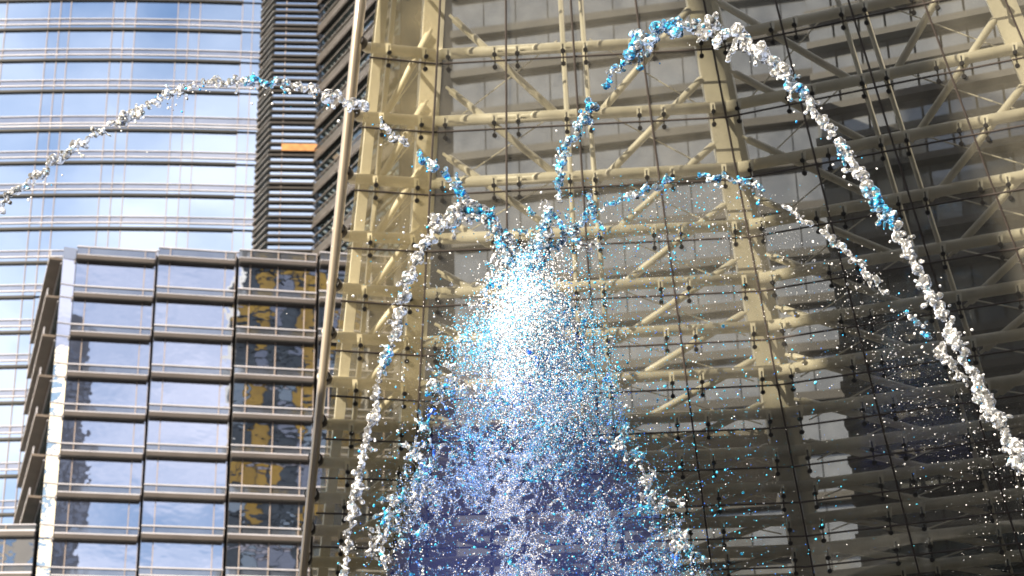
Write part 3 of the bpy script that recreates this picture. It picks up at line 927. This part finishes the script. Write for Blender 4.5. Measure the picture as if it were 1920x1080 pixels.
_ico = None
def ico_template(sub):
    import bmesh
    bm = bmesh.new(); bmesh.ops.create_icosphere(bm, subdivisions=sub, radius=1)
    v = np.array([x.co[:] for x in bm.verts], dtype=np.float32)
    f = np.array([[q.index for q in p.verts] for p in bm.faces], dtype=np.int32)
    bm.free()
    return v, f
ICO1, ICO2 = ico_template(1), ico_template(2)
OCT = (np.array([[1, 0, 0], [-1, 0, 0], [0, 1, 0], [0, -1, 0], [0, 0, 1], [0, 0, -1]], dtype=np.float32),
       np.array([[0, 2, 4], [2, 1, 4], [1, 3, 4], [3, 0, 4], [2, 0, 5], [1, 2, 5], [3, 1, 5], [0, 3, 5]], dtype=np.int32))
def balls_mesh(name, P, R, tmpl, mats, midx=None, stretch=0.35, seed=1, smooth=True):
    """many small balls as one mesh; P (n,3), R (n)"""
    rs = np.random.RandomState(seed)
    V, F = tmpl
    n = len(P)
    q = rs.normal(size=(n, 4)); q /= np.linalg.norm(q, axis=1)[:, None]
    w, x, y, z = q.T
    rot = np.stack([1 - 2 * (y * y + z * z), 2 * (x * y - z * w), 2 * (x * z + y * w),
                    2 * (x * y + z * w), 1 - 2 * (x * x + z * z), 2 * (y * z - x * w),
                    2 * (x * z - y * w), 2 * (y * z + x * w), 1 - 2 * (x * x + y * y)], 1).reshape(n, 3, 3)
    sc = 1 + rs.uniform(-stretch, stretch, size=(n, 3))
    A = rot * (sc * np.asarray(R)[:, None])[:, None, :]
    VV = np.einsum('nij,kj->nki', A, V) + np.asarray(P)[:, None, :]
    FF = F[None] + (np.arange(n) * len(V))[:, None, None]
    VV = VV.reshape(-1, 3).astype(np.float32); FF = FF.reshape(-1, 3).astype(np.int32)
    me = bpy.data.meshes.new(name)
    me.vertices.add(len(VV)); me.vertices.foreach_set('co', VV.ravel())
    me.loops.add(FF.size); me.loops.foreach_set('vertex_index', FF.ravel())
    me.polygons.add(len(FF)); me.polygons.foreach_set('loop_start', np.arange(0, FF.size, 3, dtype=np.int32))
    for m_ in mats: me.materials.append(m_)
    if midx is not None:
        me.polygons.foreach_set('material_index', np.repeat(np.asarray(midx, dtype=np.int32), len(F)))
    if smooth:
        me.polygons.foreach_set('use_smooth', np.ones(len(FF), dtype=bool))
    me.update(calc_edges=True)
    return me

PXM = 33.0 / FPX      # metres per reference pixel at the fountain
def clump(name, parent, pts, radii, mat, voxel=1.25, rough=0.9, seed=0):
    """one connected lump of water: overlapping balls fused into a single rippled surface"""
    off = np.array(root_loc(parent)[:], dtype=np.float32)
    P = np.array([p[:] for p in pts], dtype=np.float32) - off
    me = balls_mesh(name + '_raw', P, np.array(radii), ICO2, [], stretch=0.3, seed=seed)
    o = bpy.data.objects.new(name, me)
    COL.objects.link(o)
    rm = o.modifiers.new('fuse', 'REMESH'); rm.mode = 'VOXEL'; rm.voxel_size = voxel * PXM
    sm = o.modifiers.new('smooth', 'SMOOTH'); sm.iterations = 3; sm.factor = 0.5
    o.parent = parent
    PENDING.append((o, mat, rough))
    return o
PENDING = []

def densify(path, step):
    out = [path[0]]
    for a, b in zip(path, path[1:]):
        L_ = math.hypot(b[0] - a[0], b[1] - a[1]); n = max(1, int(L_ / step))
        for i in range(1, n + 1):
            t = i / n
            out.append(tuple(a[k] + (b[k] - a[k]) * t for k in range(len(a))))
    return out

def smooth_path(path, n=4):
    # Catmull-Rom
    P = [Vector((p[0], p[1], p[2])) for p in path]
    P = [P[0] * 2 - P[1]] + P + [P[-1] * 2 - P[-2]]
    out = []
    for i in range(1, len(P) - 2):
        for k in range(n):
            t = k / n
            a, b, c, d = P[i - 1], P[i], P[i + 1], P[i + 2]
            out.append(0.5 * ((2 * b) + (c - a) * t + (2 * a - 5 * b + 4 * c - d) * t * t + (3 * b - a - 3 * c + d) * t ** 3))
    out.append(P[-2])
    return [tuple(v) for v in out]

def arc(label, path, seed, width, gaps, blue, thick_end=1.0):
    """path: (px, py, Y); a jet broken into lumps with strings and drops trailing below"""
    R_ = random.Random(seed)
    sp = densify(smooth_path(path), 5)
    base = at(sp[len(sp) // 2][0], sp[len(sp) // 2][1], sp[len(sp) // 2][2])
    root = empty('water_arc', base, label, 'water jet', 'water arcs of the fountain')
    n = len(sp)
    i = 0
    drops, drad, dmat = [], [], []
    k = 0
    while i < n - 3:
        ln = R_.randint(6, 15)
        seg = sp[i:i + ln]
        pts, rad = [], []
        w = 1.15 * width(i / n) * R_.choice((.75, .9, 1, 1, 1.1, 1.25))
        ph = R_.uniform(0, 6.28)
        def put(x, y, yy, r):
            pts.append(at(x, y, yy)); rad.append(r * PXM)
        px_, py_ = seg[0][0], seg[0][1]
        for q, sg in enumerate(seg):
            wig = math.sin(ph + q * .9) * w * .45
            px_ = sg[0] + R_.gauss(0, .22) * w + wig * .3; py_ = sg[1] + R_.gauss(0, .22) * w + wig
            put(px_, py_, sg[2] + R_.gauss(0, .2) * w * PXM, R_.uniform(.34, .62) * w)
            put((px_ + sg[0]) / 2, (py_ + sg[1]) / 2, sg[2], R_.uniform(.28, .40) * w)
            if R_.random() < .8:
                put(px_ + R_.gauss(0, .4) * w, py_ + R_.gauss(0, .4) * w, sg[2] + R_.gauss(0, .25) * w * PXM, R_.uniform(.22, .40) * w)
        for _ in range(R_.randint(1, 3)):      # torn strings
            sg = R_.choice(seg); hx, hy = sg[0], sg[1]
            ang = R_.uniform(-3.1, 3.1) if R_.random() < .5 else R_.uniform(.9, 2.2)
            for q in range(R_.randint(4, 9)):
                ang += R_.gauss(0, .35)
                hx += math.cos(ang) * w * .22; hy += math.sin(ang) * w * .22
                put(hx, hy, sg[2] + R_.gauss(0, .1) * w * PXM, R_.uniform(.13, .24) * w)
            if R_.random() < .6: put(hx, hy, sg[2], R_.uniform(.25, .4) * w)
        b = blue(i / n)
        mat = M['w_cyan'] if R_.random() < b else M['w_white']
        clump('water_clump', root, pts, rad, mat, rough=.7, seed=seed * 100 + k)
        k += 1
        for q in range(R_.randint(2, 7)):
            s = R_.choice(seg)
            drops.append(at(s[0] + R_.gauss(0, 16), s[1] + abs(R_.gauss(0, 26)) - 6, s[2] + R_.gauss(0, .25)))
            drad.append(R_.uniform(.9, 3.2) * PXM); dmat.append(1 if R_.random() < b else 0)
        i += ln - 2
        if R_.random() < gaps(i / n):
            i += R_.randint(3, 9)
    off = np.array(base[:])
    me = balls_mesh('droplets', np.array([p[:] for p in drops]) - off, np.array(drad), ICO1, [M['d_white'], M['d_cyan']], dmat, seed=seed)
    o = bpy.data.objects.new('droplets', me); COL.objects.link(o); o.parent = root; o['kind'] = 'stuff'
    return root

A1 = [(-170, 640), (-115, 530), (-60, 450), (0, 385), (35, 355), (75, 325), (110, 295), (160, 262), (210, 235), (265, 205), (310, 180), (360, 162), (420, 154), (480, 151), (540, 156), (590, 168), (640, 188), (680, 210), (720, 240), (765, 275), (810, 310), (855, 350), (885, 385), (925, 425), (955, 470), (985, 505)]
A2 = [(975, 490), (930, 420), (890, 400), (850, 405), (815, 432), (790, 470), (770, 512), (755, 560), (742, 610), (728, 660), (710, 715), (703, 765), (686, 830), (673, 900), (661, 960), (652, 1020), (645, 1080), (638, 1150), (631, 1240), (625, 1330)]
A3 = [(1010, 515), (1018, 455), (1028, 400), (1045, 345), (1060, 275), (1085, 240), (1115, 188), (1140, 148), (1175, 105), (1215, 72), (1260, 50), (1320, 46), (1370, 65), (1420, 95), (1465, 127), (1500, 170), (1540, 222), (1590, 290), (1640, 365), (1680, 432), (1720, 502), (1760, 580), (1800, 655), (1840, 732), (1880, 802), (1920, 872), (1965, 960), (2008, 1060), (2048, 1175), (2084, 1300)]
A4 = [(1030, 470), (1070, 440), (1105, 400), (1150, 378), (1200, 362), (1250, 342), (1300, 332), (1350, 335), (1400, 340), (1440, 362), (1480, 393), (1530, 430), (1580, 465), (1620, 505), (1660, 547), (1700, 585), (1740, 628), (1790, 692), (1840, 757), (1880, 805), (1940, 880), (1990, 960), (2035, 1060), (2075, 1180)]
def withY(path, ya, yb):
    n = len(path) - 1
    return [(p[0], p[1], ya + (yb - ya) * i / n) for i, p in enumerate(path)]
arc('long thin water arc sweeping to the upper left across the mirror tower', withY(A1, 28.5, 29.8), 11, lambda t: 11, lambda t: .14 if t < .65 else .6, lambda t: .12 if t < .55 else .55)
arc('short water arc falling down the left side of the white plume', withY(A2, 29.8, 29.0), 12, lambda t: 13 if t < .35 else 9.5, lambda t: .05, lambda t: .7 if t < .15 else .08)
arc('tallest water arc, thick and white, falling past the right edge', withY(A3, 29.9, 29.0), 13, lambda t: 11 if t < .19 else (16 if t < .5 else 14), lambda t: .4 if t < .19 else .03, lambda t: .8 if t < .25 else (.25 if t < .5 else .06))
arc('broken lower water arc under the tallest one', withY(A4, 30.1, 31.0), 14, lambda t: 10.0, lambda t: .5 if t < .7 else .3, lambda t: .5 if t < .45 else .05)

# plume
plume = empty('water_plume', (at(985, 760, FY).x, FY, 0), 'tall white and blue plume of spray at the centre of the fountain', 'water jet')
half_tab = [(455, 14), (520, 40), (560, 62), (620, 95), (680, 130), (740, 165), (800, 190), (860, 215), (920, 240), (980, 265), (1040, 290), (1100, 315), (1300, 380)]
ctr_tab = [(455, 980), (560, 985), (700, 985), (800, 985), (900, 990), (1000, 1000), (1100, 1005), (1300, 1010)]
def half(y): return float(np.interp(y, [a for a, b in half_tab], [b for a, b in half_tab]))
def ctr(y): return float(np.interp(y, [a for a, b in ctr_tab], [b for a, b in ctr_tab]))
rp = random.Random(99)
def splash(px, py, n, r, mat, seed, ang, dY=0.0):
    pts, rad = [], []
    heads = [(px, py, ang)]
    for q in range(n):
        nh = []
        for x, y, a in heads:
            a += rp.gauss(0, .38)
            x += math.cos(a) * r * .9; y += math.sin(a) * r * .9
            pts.append(at(x, y, FY + dY + rp.gauss(0, .02))); rad.append(rp.uniform(.35, .85) * r * PXM)
            if rp.random() < .35:
                pts.append(at(x + rp.gauss(0, r * .7), y + rp.gauss(0, r * .7), FY + dY)); rad.append(rp.uniform(.25, .6) * r * PXM)
            nh.append((x, y, a))
            if rp.random() < .16 and len(heads) < 4: nh.append((x, y, a + rp.choice((-1, 1)) * rp.uniform(.5, 1.2)))
        heads = nh
    clump('splash', plume, pts, rad, mat, voxel=1.1, rough=.5, seed=seed)
sd = 5000
for q in range(130):
    y = 465 + 620 * rp.random() ** .9
    h = half(y)
    side = rp.choice((-1, 1))
    edge = rp.random() < .6
    x = ctr(y) + side * h * rp.uniform(.78, 1.0) if edge else ctr(y) + rp.gauss(0, .4) * h
    dy = -rp.uniform(.3, .95) * h * PXM * (0.35 if edge else 1.0)
    if y < 640: mat = M['w_white'] if rp.random() < .5 else M['w_cyan']
    else: mat = rp.choice([M['w_white'], M['w_cyan'], M['w_blue'], M['w_white'], M['w_cyan']])
    ang = -1.57 + side * rp.uniform(.2, 1.3)
    splash(x, y, rp.randint(4, 11), rp.uniform(2.6, 5.2) * (1.25 if y < 640 else 1), mat, sd, ang, dy)
    sd += 1
CL = [(880, 640, 42, 9), (812, 706, 30, 7), (775, 868, 28, 7), (745, 945, 26, 6), (706, 1030, 26, 7), (905, 395, 26, 5), (932, 440, 22, 6), (948, 482, 20, 6),
      (1020, 402, 14, 4), (1014, 455, 18, 6), (1066, 432, 14, 4), (1092, 462, 12, 3), (1075, 612, 30, 8), (1102, 682, 26, 7), (1172, 815, 10, 4), (1170, 842, 10, 4),
      (1212, 880, 24, 6), (1236, 932, 24, 6), (1270, 1000, 24, 6), (1297, 1052, 22, 6), (960, 520, 34, 9), (1010, 530, 26, 8), (980, 500, 20, 6)]
for cx_, cy2, sp_, num in CL:
    for q in range(num):
        mat = rp.choice([M['w_white'], M['w_cyan']]) if cy2 < 760 else rp.choice([M['w_white'], M['w_cyan'], M['w_white']])
        splash(cx_ + rp.gauss(0, sp_ * .45), cy2 + rp.gauss(0, sp_ * .45), rp.randint(4, 9), rp.uniform(3.0, 5.2), mat, sd, rp.uniform(-3.1, 3.1), -half(cy2) * .3 * PXM)
        sd += 1
# forked spikes of water rising off the head
for path_, r_ in (([(985, 525), (1008, 475), (1016, 435), (1030, 395)], 7.5), ([(1026, 392), (1060, 428), (1094, 466)], 5.5), ([(975, 520), (946, 472), (928, 428)], 7.5),
                  ([(928, 430), (905, 398), (872, 392)], 8), ([(886, 385), (862, 352), (858, 328)], 5), ([(1104, 366), (1112, 408), (1130, 428)], 5.5),
                  ([(1048, 378), (1046, 335), (1064, 258)], 5.5), ([(1173, 792), (1167, 850)], 5.5), ([(960, 520), (925, 530), (905, 548)], 6), ([(1005, 520), (1030, 545), (1046, 575)], 6)):
    pts, rad = [], []
    for x, y in densify(path_, 3.2):
        pts.append(at(x + rp.gauss(0, 1.6), y + rp.gauss(0, 1.6), FY - .35 + rp.gauss(0, .02))); rad.append(rp.uniform(.4, 1.0) * r_ * PXM)
        if rp.random() < .45:
            pts.append(at(x + rp.gauss(0, r_ * .8), y + rp.gauss(0, r_ * .8), FY - .35)); rad.append(rp.uniform(.35, .7) * r_ * PXM)
    clump('splash', plume, pts, rad, M['w_cyan'], voxel=1.1, rough=.6, seed=sd); sd += 1
# solid jet from the nozzle up into the plume
noz = Vector((plume.location.x, FY, .5))
tops = [noz, noz.lerp(at(985, 1080, FY), .5), at(985, 1080, FY), at(985, 850, FY), at(985, 700, FY), at(987, 600, FY), at(987, 520, FY)]
pts, rad = [], []
for t in np.linspace(0, 1, 130):
    y = 505 + t * 260
    for _ in range(3):
        ww = half(y) * .30
        pts.append(at(ctr(y) + rp.gauss(0, ww * .55), y, FY + rp.gauss(0, ww * .5 * PXM))); rad.append(rp.uniform(3, 10) * (1 - .45 * t) * PXM)
clump('jet_core', plume, pts, rad, M['w_core'], voxel=1.5, rough=1.6, seed=77)
MB().tube([noz, noz.lerp(at(985, 1180, FY), .5), at(985, 1180, FY)], [.12, .18, .12], 16).build('jet_stem', M['w_white'], plume, True)

# bake the fused lumps and ripple them
bpy.context.view_layer.update()
dg = bpy.context.evaluated_depsgraph_get()
fused = [(o, mat, rough, bpy.data.meshes.new_from_object(o.evaluated_get(dg))) for o, mat, rough in PENDING]
tri_total = 0
for o, mat, rough, me in fused:
    old = o.data
    o.modifiers.clear()
    o.data = me
    bpy.data.meshes.remove(old)
    nv = len(me.vertices)
    co = np.empty(nv * 3, dtype=np.float32); me.vertices.foreach_get('co', co)
    nr = np.empty(nv * 3, dtype=np.float32); me.vertices.foreach_get('normal', nr)
    co = co.reshape(-1, 3); nr = nr.reshape(-1, 3)
    k = 1.0 / (7.0 * PXM)
    s1 = np.sin(co[:, 0] * k * 2.1 + 3 * np.sin(co[:, 2] * k * 1.3)) * np.sin(co[:, 2] * k * 1.9 + 2 * np.sin(co[:, 1] * k)) + \
        .6 * np.sin(co[:, 1] * k * 3.7 + co[:, 0] * k * 2.9) * np.sin(co[:, 2] * k * 4.1)
    co += nr * (s1 * rough * PXM)[:, None]
    me.vertices.foreach_set('co', co.ravel())
    me.materials.clear(); me.materials.append(mat)
    me.polygons.foreach_set('use_smooth', np.ones(len(me.polygons), dtype=bool))
    me.update()
    tri_total += len(me.polygons) * 2
    ne = len(me.edges); ed = np.empty(ne * 2, dtype=np.int32); me.edges.foreach_get('vertices', ed); ed = ed.reshape(-1, 2)
    lab = np.arange(nv)
    while True:
        m_ = np.minimum(lab[ed[:, 0]], lab[ed[:, 1]]); l2 = lab.copy()
        np.minimum.at(l2, ed[:, 0], m_); np.minimum.at(l2, ed[:, 1], m_)
        l2 = l2[l2]
        if (l2 == lab).all(): break
        lab = l2
    ids, cnt = np.unique(lab, return_counts=True)
    big = [i_ for i_, c_ in zip(ids, cnt) if c_ > 0.04 * cnt.max()]
    if len(big) > 1:
        co2 = np.empty(nv * 3, dtype=np.float32); me.vertices.foreach_get('co', co2); co2 = co2.reshape(-1, 3)
        polys = [tuple(p.vertices) for p in me.polygons]
        own = np.array([lab[p[0]] for p in polys])
        main = ids[np.argmax(cnt)]
        for i_ in big:
            pp_ = [p for p, w_ in zip(polys, own) if (w_ == i_ or (i_ == main and w_ not in big))]
            used = sorted({v for p in pp_ for v in p}); mp_ = {v: k_ for k_, v in enumerate(used)}
            m3 = bpy.data.meshes.new(o.name); m3.from_pydata(co2[used].tolist(), [], [tuple(mp_[v] for v in p) for p in pp_])
            m3.materials.append(mat); m3.polygons.foreach_set('use_smooth', np.ones(len(m3.polygons), dtype=bool))
            if i_ == main:
                o.data = m3
            else:
                o3 = bpy.data.objects.new(o.name.split('.')[0], m3); COL.objects.link(o3); o3.parent = o.parent

# fine mist that fills the plume
mm, N_, L_n, out_ = new_mat('mist')
pv = N_.new('ShaderNodeVolumePrincipled')
pv.inputs['Color'].default_value = (0.10, 0.15, 0.62, 1); pv.inputs['Density'].default_value = 0.14; pv.inputs['Anisotropy'].default_value = 0.1  # blue lamp light put into the mist colour
L_n.new(pv.outputs[0], out_.inputs['Volume'])
mb = MB()
ys = [500, 560, 640, 720, 800, 900, 1000, 1100, 1250]
seg = 20
for y in ys:
    for k in range(seg):
        a_ = 2 * math.pi * k / seg
        mb.v.append(at(ctr(y) + math.cos(a_) * half(y) * .93, y, FY + math.sin(a_) * half(y) * .6 * PXM))
for i in range(len(ys) - 1):
    for k in range(seg):
        k2 = (k + 1) % seg
        mb.f.append((i * seg + k, i * seg + k2, (i + 1) * seg + k2, (i + 1) * seg + k))
mb.f.append(tuple(range(seg))); mb.f.append(tuple((len(ys) - 1) * seg + k for k in reversed(range(seg))))
mist = mb.build('mist', mm, plume); mist['kind'] = 'stuff'

# spray: clouds of drops
rs = np.random.RandomState(5)
DRF = np.array(_F[:]); DRR = np.array(_R[:]); DRU = np.array(_U[:])
def at_np(px, py, Y):
    d = DRF[None] * FPX + DRR[None] * (px - 960)[:, None] + DRU[None] * (540 - py)[:, None]
    return np.array(CAMPOS[:])[None] + d * (Y / d[:, 1])[:, None]
hy = np.array([a for a, b in half_tab], float); hv = np.array([b for a, b in half_tab], float)
cy_ = np.array([a for a, b in ctr_tab], float); cv = np.array([b for a, b in ctr_tab], float)
def plume_cloud(n, ylo, yhi, ypow, xs, clip=1.05):
    y = ylo + (yhi - ylo) * rs.rand(n) ** ypow
    h = np.interp(y, hy, hv); c = np.interp(y, cy_, cv)
    u = rs.normal(size=n) * xs; u = np.where(np.abs(u) > clip, rs.uniform(-clip, clip, n), u)
    v = rs.normal(size=n) * .45
    return c + u * h, y, FY + v * h * PXM
def filament(px, py, scale, seed):
    """0..1: how close each drop lies to a torn thread of water"""
    out = np.empty(len(px))
    for i, (x, y) in enumerate(zip(px, py)):
        v = Vector((x / scale, y / scale * .85, seed))
        w = mnoise.noise(v * .6 + Vector((7, 3, 1))) * 1.2
        a = 1 - abs(mnoise.noise(v + Vector((w, -w, 0)))) * 2.6
        b = 1 - abs(mnoise.noise(v * 2.4 + Vector((w, w, 4)))) * 2.6
        c = mnoise.noise(v * .35 + Vector((2, 9, 3))) * .9
        out[i] = max(a, .85 * b) * .75 + c * .5
    return out
def add_spray(name, px, py, Y, r, mats, midx, parent, tmpl, seed, label=None):
    P = at_np(px, py, Y)
    o_ = np.array(root_loc(parent)[:]) if parent else np.zeros(3)
    midx = np.asarray(midx).copy(); r = np.asarray(r)
    if tmpl is ICO1:
        big = r > 1.5
        midx[big] = np.where(np.isin(midx[big], (0, 4)), 5, 6)
        mats = list(mats) + [M['w_white'], M['w_drop']]
    me = balls_mesh(name, P - o_, r * PXM, tmpl, mats, midx, seed=seed)
    o = bpy.data.objects.new(name, me); COL.objects.link(o)
    if parent: o.parent = parent
    o['kind'] = 'stuff'
    if label: o['label'] = label; o['category'] = 'spray'
    return o
W5 = [M['d_white'], M['d_cyan'], M['d_blue'], M['d_violet'], M['d_warm']]
# white head
px, py, Y = plume_cloud(40000, 475, 900, 1.0, .36)
fl = filament(px, py, 30, 1.0); keep = fl + .3 * rs.rand(len(px)) + np.where(py < 700, .22, 0) > .62
px, py, Y = px[keep], py[keep], Y[keep]
mi = np.where(py < 720, rs.choice([0, 0, 1, 1], len(px)), rs.choice([0, 1, 1, 3], len(px)))
add_spray('white_spray', px, py, Y - .2, rs.uniform(.4, 1.15, len(px)), W5, mi, plume, OCT, 21)
n = 26000
px = 990 + rs.normal(size=n) * (24 + 26 * rs.rand(n)); py = 628 + rs.normal(size=n) * 64
add_spray('core_spray', px, py, FY - .5 + rs.normal(size=n) * .3, rs.uniform(.6, 2.0, n), W5, rs.choice([0, 0, 0, 0, 0, 1], n), plume, OCT, 28)
n = 9000      # pale shoulder right of and below the core
px = 1010 + rs.normal(size=n) * 62; py = 745 + rs.normal(size=n) * 55
fl = filament(px, py, 24, 3.0); keep = fl > .42; px, py = px[keep], py[keep]
add_spray('white_spray', px, py, FY - .6 + rs.normal(size=len(px)) * .3, rs.uniform(.5, 1.7, len(px)), W5, rs.choice([0, 0, 0, 1, 3], len(px)), plume, OCT, 29)
for cx_, cy2, sx_, sy_, n in ((1062, 640, 40, 55, 7000), (895, 645, 36, 28, 3500), (1105, 715, 28, 26, 2500)):   # cyan lobes
    px = cx_ + rs.normal(size=n) * sx_; py = cy2 + rs.normal(size=n) * sy_
    fl = filament(px, py, 24, 6.0); keep = fl > .5; px, py = px[keep], py[keep]
    add_spray('cyan_spray', px, py, FY - .5 + rs.normal(size=len(px)) * .25, rs.uniform(.5, 1.5, len(px)), W5, rs.choice([0, 1, 1, 1], len(px)), plume, OCT, 40 + int(cx_) % 7)
# blue body
px, py, Y = plume_cloud(200000, 640, 1140, .74, .56)
fl = filament(px, py, 36, 9.0); keep = fl + .30 * rs.rand(len(px)) > .74
px, py, Y, fl = px[keep], py[keep], Y[keep], fl[keep]
u = (px - np.interp(py, cy_, cv)) / np.interp(py, hy, hv)
wp_ = np.clip(.06 + .42 * np.exp(-((u - .1) / .42) ** 2) * np.clip(fl, 0, 1) + np.where(py > 930, .2, 0), 0, .8)
rr_ = rs.rand(len(px))
mi = np.where(rr_ < wp_, 0, np.where(u > .35, rs.choice([1, 1, 2, 2], len(px)), np.where(py > 850, rs.choice([3, 3, 2, 3], len(px)), rs.choice([2, 2, 3, 1], len(px)))))
add_spray('blue_spray', px, py, Y, np.clip(rs.gamma(2.4, .23, len(px)), .3, 1.35), W5, mi, plume, OCT, 22)
px, py, Y = plume_cloud(40000, 830, 1140, .8, .5)
fl = filament(px, py, 26, 4.0); keep = fl > .70
px, py, Y = px[keep], py[keep], Y[keep]
add_spray('white_spray', px, py, Y - .6, np.clip(rs.gamma(2.2, .30, len(px)), .35, 1.5), W5, rs.choice([0, 0, 3, 3], len(px)), plume, OCT, 23)
# edge fringe
px, py, Y = plume_cloud(4200, 500, 1130, .8, .9, 1.25)
add_spray('edge_spray', px, py, Y, np.clip(rs.gamma(1.7, .5, len(px)), .4, 3.6), W5, rs.choice([0, 1, 1, 2], len(px)), plume, ICO1, 24)
# loose drops drifting right of the plume
n = 6500
px = 1040 + np.abs(rs.normal(size=n)) * 210; py = 330 + rs.rand(n) ** .8 * 780
Y = FY + rs.normal(size=n) * .9
add_spray('drifting_droplets', px, py, Y, np.clip(rs.gamma(1.4, .45, n), .4, 3.4), W5, rs.choice([0, 1, 1, 1, 1, 2, 2], n), None, ICO1, 25, 'blue and white droplets drifting in the air right of the plume')
n = 3800
t = rs.rand(n)
ax = np.interp(t, np.linspace(0, 1, len(A4)), [p[0] for p in A4]); ay = np.interp(t, np.linspace(0, 1, len(A4)), [p[1] for p in A4])
px = ax + rs.normal(size=n) * 45 - 10; py = ay + np.abs(rs.normal(size=n)) * 120 + 4
add_spray('falling_droplets', px, py, 30.6 + rs.normal(size=n) * .4, np.clip(rs.gamma(1.4, .4, n), .35, 3.0), W5, np.where(px < 1350, rs.choice([0, 1], n), rs.choice([0, 0, 4], n)), None, ICO1, 26, 'white droplets raining down beneath the broken lower arc')
n = 700
px = 780 + rs.normal(size=n) * 60; py = 400 + rs.rand(n) * 600
add_spray('scattered_droplets', px, py, 29.6 + rs.normal(size=n) * .5, np.clip(rs.gamma(1.5, .5, n), .35, 3.0), W5, rs.choice([0, 1, 4, 0], n), None, ICO1, 27, 'scattered fine droplets between the short arc and the plume')
print('WATER tris', tri_total, 'clumps', len(fused))
